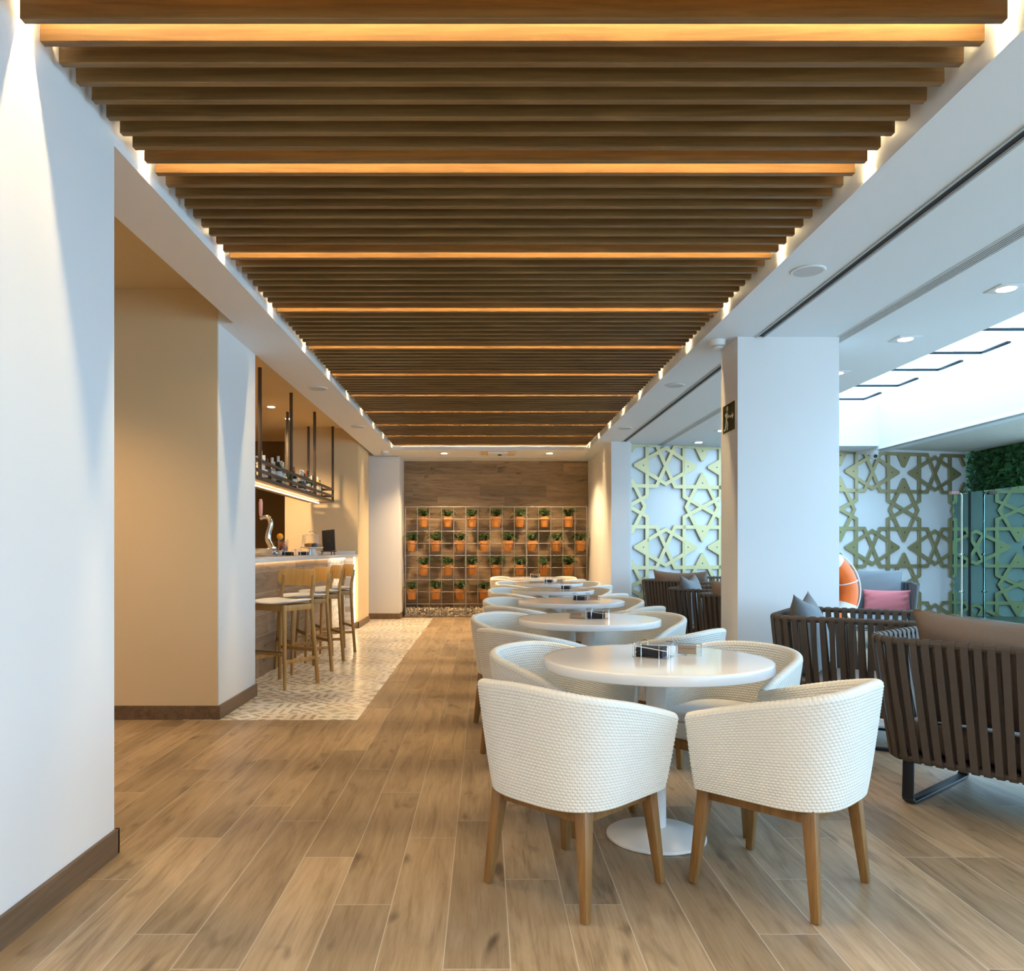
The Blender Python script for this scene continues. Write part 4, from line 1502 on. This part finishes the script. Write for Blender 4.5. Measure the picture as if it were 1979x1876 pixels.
# ------------------------------------------------------------------ bar stools
def make_stool():
    t = thing('bar_stool', 'x', 'stool', group='oak bar stools along the bar')
    SH = 0.745
    # saddle seat
    n = 22
    vs, fs = [], []
    for lay in (0, 1):
        for i in range(n + 1):
            for j in range(n + 1):
                u, v = -1 + 2 * i / n, -1 + 2 * j / n
                k = (abs(u) ** 4 + abs(v) ** 4) ** 0.25
                mx = max(abs(u), abs(v))
                f = mx / k if k > 1e-6 else 1
                x, y = u * f * 0.228, v * f * 0.205
                z = SH - 0.012 + 0.018 * u * u + 0.008 * (v if v > 0 else 0) * -1
                if lay == 0:
                    z += 0.016 * (1 - mx ** 6)
                else:
                    z -= 0.016 * (1 - mx ** 6)
                vs.append((x, y, z))
    m = n + 1
    for lay in (0, 1):
        for i in range(n):
            for j in range(n):
                q = (lay * m * m + i * m + j, lay * m * m + (i + 1) * m + j, lay * m * m + (i + 1) * m + j + 1, lay * m * m + i * m + j + 1)
                fs.append(q if lay == 0 else q[::-1])
    s = MB().add(vs, fs).build('seat', m_cushw, t, smooth=70)
    bm = bmesh.new()
    bm.from_mesh(s.data)
    bmesh.ops.remove_doubles(bm, verts=bm.verts, dist=0.0005)
    bm.to_mesh(s.data)
    bm.free()
    rail = MB()
    zr = SH - 0.058
    c, e = 0.168, 0.186
    for x0, y0, x1, y1 in ((-e, -c, e, -c), (e, -c, e, c), (e, c, -e, c), (-e, c, -e, -c)):
        rail.bar((x0, y0, zr), (x1, y1, zr), 0.022, 0.05)
    rail.build('seat_frame', m_oak, t, 0.004)
    for sx in (-1, 1):
        MB().tube([(sx * 0.188, 0.165, SH - 0.03), (sx * 0.205, 0.18, 0.4), (sx * 0.230, 0.20, 0.0)], 0.021, 14, r1=0.013).build('leg', m_oak, t)
        MB().tube([(sx * 0.176, -0.205, 0.955), (sx * 0.177, -0.200, 0.90), (sx * 0.184, -0.178, 0.80), (sx * 0.188, -0.17, 0.70), (sx * 0.205, -0.182, 0.4), (sx * 0.230, -0.205, 0.0)], 0.018, 14).build('leg', m_oak, t)
    st = MB()
    qy = lambda z: 0.172 + (0.203 - 0.172) * (1 - z / 0.72)
    qx = lambda z: 0.188 + (0.230 - 0.188) * (1 - z / 0.72)
    for sx in (-1, 1):
        st.bar((sx * qx(.24), -qy(.24), 0.235), (sx * qx(.24), qy(.24), 0.235), 0.016, 0.03)
    st.bar((-qx(.3), -qy(.3), 0.30), (qx(.3), -qy(.3), 0.30), 0.016, 0.03)
    st.build('stretcher', m_oak, t, 0.003)
    MB().bar((-qx(.3), qy(.3), 0.30), (qx(.3), qy(.3), 0.30), 0.022, 0.03).build('footrest', m_oak, t, 0.003)
    MB().bar((-qx(.3) + .02, qy(.3), 0.317), (qx(.3) - .02, qy(.3), 0.317), 0.024, 0.003).build('footrest_plate', m_blackm, t)
    # curved rounded backrest
    nx, nz = 24, 18
    vs, fs = [], []
    for lay in (0, 1):
        for i in range(nx + 1):
            for j in range(nz + 1):
                u, v = -1 + 2 * i / nx, -1 + 2 * j / nz
                k = (abs(u) ** 6 + abs(v) ** 6 * 0 + 0) ** (1 / 6) if False else 1
                # round the corners
                hw, hh, rc = 0.222, 0.074, 0.060
                z = math.sin(v * PI / 2) * hh
                q_ = max(0.0, abs(z) - (hh - rc))
                x = u * (hw - rc + math.sqrt(max(0.0, rc * rc - q_ * q_)))
                y = -0.232 + 0.055 * (x / hw) ** 2 + (0.0065 if lay else -0.0065) - 0.1 * z
                vs.append((x, y, 0.940 + z))
    a = nz + 1
    b = (nx + 1) * a
    for lay in (0, 1):
        for i in range(nx):
            for j in range(nz):
                qd = (lay * b + i * a + j, lay * b + (i + 1) * a + j, lay * b + (i + 1) * a + j + 1, lay * b + i * a + j + 1)
                fs.append(qd if lay == 0 else qd[::-1])
    rimi = [(i, 0) for i in range(nx + 1)] + [(nx, j) for j in range(1, nz + 1)] + [(i, nz) for i in range(nx - 1, -1, -1)] + [(0, j) for j in range(nz - 1, 0, -1)]
    for k in range(len(rimi)):
        (i0, j0), (i1, j1) = rimi[k], rimi[(k + 1) % len(rimi)]
        fs.append((i0 * a + j0, b + i0 * a + j0, b + i1 * a + j1, i1 * a + j1))
    MB().add(vs, fs).build('backrest', m_oakback, t, smooth=50)
    return t


st0 = make_stool()
SB_ = [((-1.475, 6.88), (-0.50, -0.866), 'oak bar stool with white seat, nearest of the four at the bar'),
       ((-1.485, 7.56), (-0.83, -0.56), 'oak bar stool with white seat, second of the four from the pillar'),
       ((-1.500, 8.26), (-0.90, -0.44), 'oak bar stool with white seat, third of the four from the pillar'),
       ((-1.495, 8.97), (-0.90, -0.43), 'oak bar stool with white seat, farthest of the four at the bar')]
for i, ((bx, by), (fx, fy), lab) in enumerate(SB_):
    l = math.hypot(fx, fy)
    fx, fy = fx / l, fy / l
    # leg B is the back leg on the camera side: local (-0.205,-0.205) or (0.205,-0.205)
    rz = face_rz(fx, fy)
    lx, ly = -0.230, -0.205
    wx, wy = lx * math.cos(rz) - ly * math.sin(rz), lx * math.sin(rz) + ly * math.cos(rz)
    lx2 = 0.230
    wx2, wy2 = lx2 * math.cos(rz) - ly * math.sin(rz), lx2 * math.sin(rz) + ly * math.cos(rz)
    if wx2 > wx:
        wx, wy = wx2, wy2
    loc = (bx - wx, by - wy, 0)
    if i == 0:
        st0.location = loc
        st0.rotation_euler = (0, 0, rz)
        st0['label'] = lab
    else:
        dup(st0, loc, rz, lab)


# ------------------------------------------------------------------ ceiling fittings
def downlight(x, y, z, label, mat, power, color, square=True, r=0.05, angle=100, group='recessed ceiling spotlights'):
    t = thing('ceiling_spotlight', label, 'spotlight', (x, y, z), 0, group)
    if square:
        MB().box(-0.085, 0.085, -0.085, 0.085, -0.006, 0.0).build('frame', m_ceil2, t, 0.002)
    else:
        MB().lathe([(r + 0.014, -0.006), (r + 0.018, 0)], 32).build('frame', m_ceil2, t)
    MB().lathe([(r, -0.010), (r, -0.0065)], 28).build('lamp', mat, t)
    ld = bpy.data.lights.new('spot', 'SPOT')
    ld.energy = power
    ld.color = color
    ld.spot_size = math.radians(angle)
    ld.spot_blend = 0.7
    ld.shadow_soft_size = 0.10
    lo = bpy.data.objects.new('light_beam', ld)
    COL.objects.link(lo)
    lo.parent = t
    lo.location = (0, 0, -0.03)
    return t


m_ceil2 = plain('fitting white', (0.74, 0.76, 0.77), 0.45)
COOLW = (1.0, 0.93, 0.82)
WW = (1.0, 0.68, 0.36)
RL = ['first spotlight from the camera beside the skylight', 'second spotlight from the camera beside the skylight', 'spotlight just right of the column top',
      'spotlight hidden behind the white column', 'spotlight behind the left face of the column', 'next to last spotlight toward the lattice wall', 'last spotlight in front of the pale lattice']
for i in range(7):
    downlight(3.16, 4.70 + 1.125 * i, HS, 'square ' + RL[i], m_lampc, 8, COOLW)
NEARL = ['left', 'middle', 'right']
for i, x in enumerate((-0.9, 0.4, 1.75)):  # unseen fill lamps, added to brighten the chair backs and foreground
    downlight(x, -0.9, HS, 'added warm fill spotlight, unseen behind the camera, %s of three' % NEARL[i], m_lampw, 190, (1.0, 0.84, 0.62), angle=142)
downlight(-0.66, 12.75, HS, 'left of the two spotlights above the plant wall', m_lampw, 270, WW, angle=132)
downlight(1.07, 12.75, HS, 'right of the two spotlights above the plant wall', m_lampw, 270, WW, angle=132)
downlight(-2.72, 9.9, HB, 'nearer round spotlight in the bar ceiling', m_lampw, 190, WW, False, 0.045, 120)
downlight(-2.72, 10.8, HB, 'farther round spotlight in the bar ceiling', m_lampw, 190, WW, False, 0.045, 120)
downlight(-2.72, 7.6, HB, 'round spotlight in the bar ceiling hidden by the pillar', m_lampw, 190, WW, False, 0.045, 120)
downlight(-2.9, 4.25, HB, 'round spotlight in the side bay ceiling', m_lampw, 135, (1.0, 0.62, 0.29), False, 0.045, 118)


def speaker(x, y, label):
    t = thing('ceiling_speaker', label, 'speaker', (x, y, HS), 0, 'round white ceiling speakers')
    MB().lathe([(0.094, 0), (0.096, -0.004), (0.092, -0.008), (0.080, -0.008)][::-1], 40, cap1=False, cap0=False).build('rim', m_ceil2, t)
    MB().lathe([(0.081, -0.007), (0.081, -0.004)], 40).build('grille', m_grille, t)


m_grille = plain('speaker grille', (0.55, 0.58, 0.60), 0.7)
speaker(-1.636, 7.62, 'nearer round speaker in the left soffit')
speaker(-1.627, 10.0, 'farther round speaker in the left soffit')
speaker(1.835, 4.40, 'round speaker nearest the camera right of the slats')
speaker(1.835, 7.48, 'second round speaker right of the slats, beyond the column')
speaker(1.835, 10.13, 'farthest round speaker right of the slats')


def smoke(x, y, label):
    t = thing('smoke_detector', label, 'smoke detector', (x, y, HS), 0, 'smoke detectors')
    MB().lathe([(0.04, -0.062), (0.042, -0.058), (0.048, -0.056), (0.048, -0.052), (0.040, -0.050), (0.040, -0.046), (0.056, -0.042), (0.058, -0.036), (0.062, -0.026), (0.062, 0)], 36).build('body', m_metalw, t, smooth=30)
    MB().lathe([(0.041, -0.0545), (0.041, -0.0475)], 30).build('vent_ring', m_black, t)


smoke(1.765, 5.88, 'white smoke detector beside the column top')
smoke(-1.60, 12.5, 'white smoke detector above the far left pier')

gr = thing('linear_air_grille', 'long slotted air grille in the white ceiling beside the dark slot', 'air grille', (2.675, 0, HS))
fm2 = MB()
fm2.box(-0.052, -0.044, 0.5, 12.0, -0.003, 0).box(0.044, 0.052, 0.5, 12.0, -0.003, 0)
fm2.build('frame', m_ceil2, gr)
for k in range(5):
    x = -0.034 + k * 0.017
    MB().box(x - 0.0042, x + 0.0042, 0.5, 12.0, -0.0028, 0.0).build('blade', m_ceil2, gr)
MB().box(-0.042, 0.042, 0.5, 12.0, -0.0015, 0).build('slot_back', m_slot, gr)

g2 = thing('linear_air_grille', 'thin white air slot in the ceiling right above the plant wall', 'air grille', (0.2, 13.35, HS))
MB().box(-1.35, 1.35, -0.04, 0.04, -0.008, 0).build('frame', m_ceil2, g2, 0.002)
MB().box(-1.33, 1.33, -0.012, 0.012, -0.010, -0.007).build('slot', m_grey, g2)

pj = thing('projector_hatch', 'recessed ceiling hatch with a white device between the far spotlights', 'hatch', (0.22, 12.72, HS))
hf = MB()
hf.box(-0.31, 0.31, -0.36, -0.33, -0.012, 0).box(-0.31, 0.31, 0.33, 0.36, -0.012, 0).box(-0.31, -0.28, -0.33, 0.33, -0.012, 0).box(0.28, 0.31, -0.33, 0.33, -0.012, 0)
hf.build('frame', m_ceil2, pj, 0.002)
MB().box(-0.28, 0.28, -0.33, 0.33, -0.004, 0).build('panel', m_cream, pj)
MB().box(-0.16, 0.16, -0.20, 0.10, -0.035, -0.004).build('device', m_metalw, pj, 0.008)
MB().lathe([(0.03, -0.05), (0.035, -0.035)], 20, (0.03, -0.05, 0)).build('lens', m_black, pj)

cm = thing('security_camera', 'white dome camera under the beam in front of the lattice', 'camera', (6.20, 12.35, HS))
MB().lathe([(0.012, -0.155), (0.035, -0.148), (0.058, -0.125), (0.066, -0.09), (0.066, -0.06), (0.072, -0.055), (0.072, 0)], 32).build('dome', m_metalw, cm, smooth=40)
MB().lathe([(0.028, -0.012), (0.03, 0.012)], 20).build('lens', m_black, cm)
le = [c for c in cm.children if c.name.startswith('lens')][0]
le.location = (-0.005, -0.055, -0.105)
le.rotation_euler = (math.radians(105), 0, 0)

# exit sign on the column's left face
ex = thing('exit_sign', 'dark green running man exit sign on the column', 'sign', (1.885, 5.965, CAMH + 1.01), -PI / 2)
# local: x runs towards the camera ... -y is out of the wall after the turn
m_sign = plain('sign green', (0.006, 0.030, 0.016), 0.15)
m_signw = plain('sign white', (0.80, 0.74, 0.55), 0.5)
MB().box(-0.15, 0.15, -0.006, -0.001, -0.115, 0.115).build('rim', m_signw, ex)
MB().box(-0.142, 0.142, -0.008, -0.005, -0.107, 0.107).build('panel', m_sign, ex)
fig = MB()


def flat(poly):
    fig.add([(x, -0.0095, z) for x, z in poly] + [(x, -0.0078, z) for x, z in poly],
            [tuple(range(len(poly))), tuple(range(2 * len(poly) - 1, len(poly) - 1, -1))] + [(i, len(poly) + i, len(poly) + (i + 1) % len(poly), (i + 1) % len(poly)) for i in range(len(poly))])


flat([(-0.03 + 0.018 * math.cos(2 * PI * k / 14), 0.074 + 0.020 * math.sin(2 * PI * k / 14)) for k in range(14)])
flat([(-0.085, 0.035), (-0.035, 0.052), (-0.022, 0.045), (-0.035, -0.015), (-0.062, -0.012), (-0.066, 0.030), (-0.085, 0.018)])
flat([(-0.04, 0.045), (-0.025, 0.048), (-0.005, 0.015), (0.02, 0.02), (0.02, 0.005), (-0.012, -0.002), (-0.034, 0.02)])
flat([(-0.064, -0.010), (-0.045, -0.014), (-0.050, -0.055), (-0.075, -0.090), (-0.115, -0.090), (-0.115, -0.076), (-0.085, -0.074), (-0.070, -0.050)])
flat([(-0.055, -0.012), (-0.034, -0.012), (-0.010, -0.045), (-0.022, -0.092), (-0.04, -0.092), (-0.032, -0.048)])
flat([(0.035, 0.010), (0.090, 0.010), (0.090, 0.026), (0.120, 0.002), (0.090, -0.022), (0.090, -0.006), (0.035, -0.006)])
fig.build('pictogram', m_signw, ex, smooth=0)

# skylight frames
sk = thing('skylight_frame', 'thin dark glazing bars of the bright skylight', 'skylight', (0, 0, 0))
zz = CAMH + 2.0
for k, y in enumerate((10.4, 9.55, 8.70, 7.95, 7.10, 6.3, 5.5)):
    MB().box(3.55, 5.10, y - 0.02, y + 0.02, zz, zz + 0.02).build('glazing_bar', m_blackm, sk, 0.002)
    MB().box(5.07, 5.11, y - 0.42, y - 0.02, zz, zz + 0.02).build('corner_bar', m_blackm, sk, 0.002)
struct('ceiling_curb', MB().box(3.4, 3.56, 0.0, 12.1, 3.4, 3.75).box(6.07, 6.2, 0, 12.1, 3.4, 3.75).box(3.4, 6.2, 11.95, 12.1, 3.4, 3.75), m_white, label='white upstand round the skylight', cat='ceiling')

# ------------------------------------------------------------------ garden wall, glass fence, pole
rs = random.Random(21)
gw = MB()
for k in range(4200):
    y = rs.uniform(11.05, 13.3)
    z = rs.uniform(0.02, HS + 0.05)
    d = rs.uniform(0.0, 0.11)
    s = rs.uniform(0.025, 0.075)
    a = rs.uniform(0, 6.28)
    tilt = rs.uniform(-0.9, 0.9)
    n0 = Vector((-1, rs.uniform(-.8, .8), rs.uniform(-.6, .9))).normalized()
    t1 = n0.cross(Vector((math.cos(a), 0.3, math.sin(a)))).normalized()
    t2 = n0.cross(t1)
    c = Vector((8.30 - d, y, z))
    gw.add([c - t1 * s, c - t2 * s * .4 + n0 * .008, c + t1 * s, c + t2 * s * .4 + n0 * .008], [(0, 1, 2, 3)])
o = gw.build('vertical_garden', m_leafw, None, smooth=0)
tag(o, 'dense dark green leaves covering the garden wall at the right', 'leaves', kind='stuff')

lp = MB()
for k in range(420):
    a, b = rs.uniform(0, 6.28), rs.uniform(-1.4, 1.4)
    q = rs.uniform(0.4, 1.0)
    c = Vector((math.cos(a) * math.cos(b) * .12 * q, math.sin(a) * math.cos(b) * .22 * q, math.sin(b) * .25 * q))
    nn = c.normalized()
    t1 = nn.cross(Vector((0.3, 0.2, 1))).normalized()
    t2 = nn.cross(t1)
    s = rs.uniform(0.02, 0.04)
    lp.add([c - t1 * s, c - t2 * s * .7, c + t1 * s, c + t2 * s * .7 + nn * 0.01], [(0, 1, 2, 3)])
o = lp.build('lime_shrub', m_lime, None, smooth=0)
tag(o, 'bright lime green bush against the garden wall', 'plant')
o.location = (8.06, 11.72, 0.84)

fn = thing('glass_fence', 'frameless tinted glass fence in front of the garden wall', 'glass fence', (0, 0, 0))
MB().box(7.90, 7.912, 8.4, 11.25, 0.09, 2.12).build('glass_pane', m_glassgreen, fn)
MB().box(7.90, 7.912, 11.26, 13.10, 0.09, 2.12).build('glass_pane', m_glassgreen, fn)
MB().box(7.88, 7.93, 8.4, 13.10, 0.07, 0.10).build('floor_channel', m_chrome, fn)
MB().box(7.89, 7.922, 12.62, 12.66, 0.09, 2.12).build('dark_edge', m_blackm, fn)

po = thing('chrome_pole', 'slim chrome pole with a small lamp head by the glass fence', 'pole', (7.72, 12.55, 0.07))
MB().tube([(0, 0, 0), (0, 0, 2.0), (-0.02, 0, 2.03), (-0.06, 0, 2.04)], 0.018, 12).build('pole', m_chrome, po)
MB().lathe([(0.05, 0), (0.05, 0.012), (0.02, 0.02)], 20).build('base', m_chrome, po)
MB().box(-0.19, -0.06, -0.04, 0.04, 2.005, 2.06).build('lamp_head', l_pink, po, 0.008)
for z in (0.42, 1.02):
    MB().box(-0.03, 0.03, -0.03, 0.03, z, z + 0.03).build('bracket', m_chrome, po, 0.004)
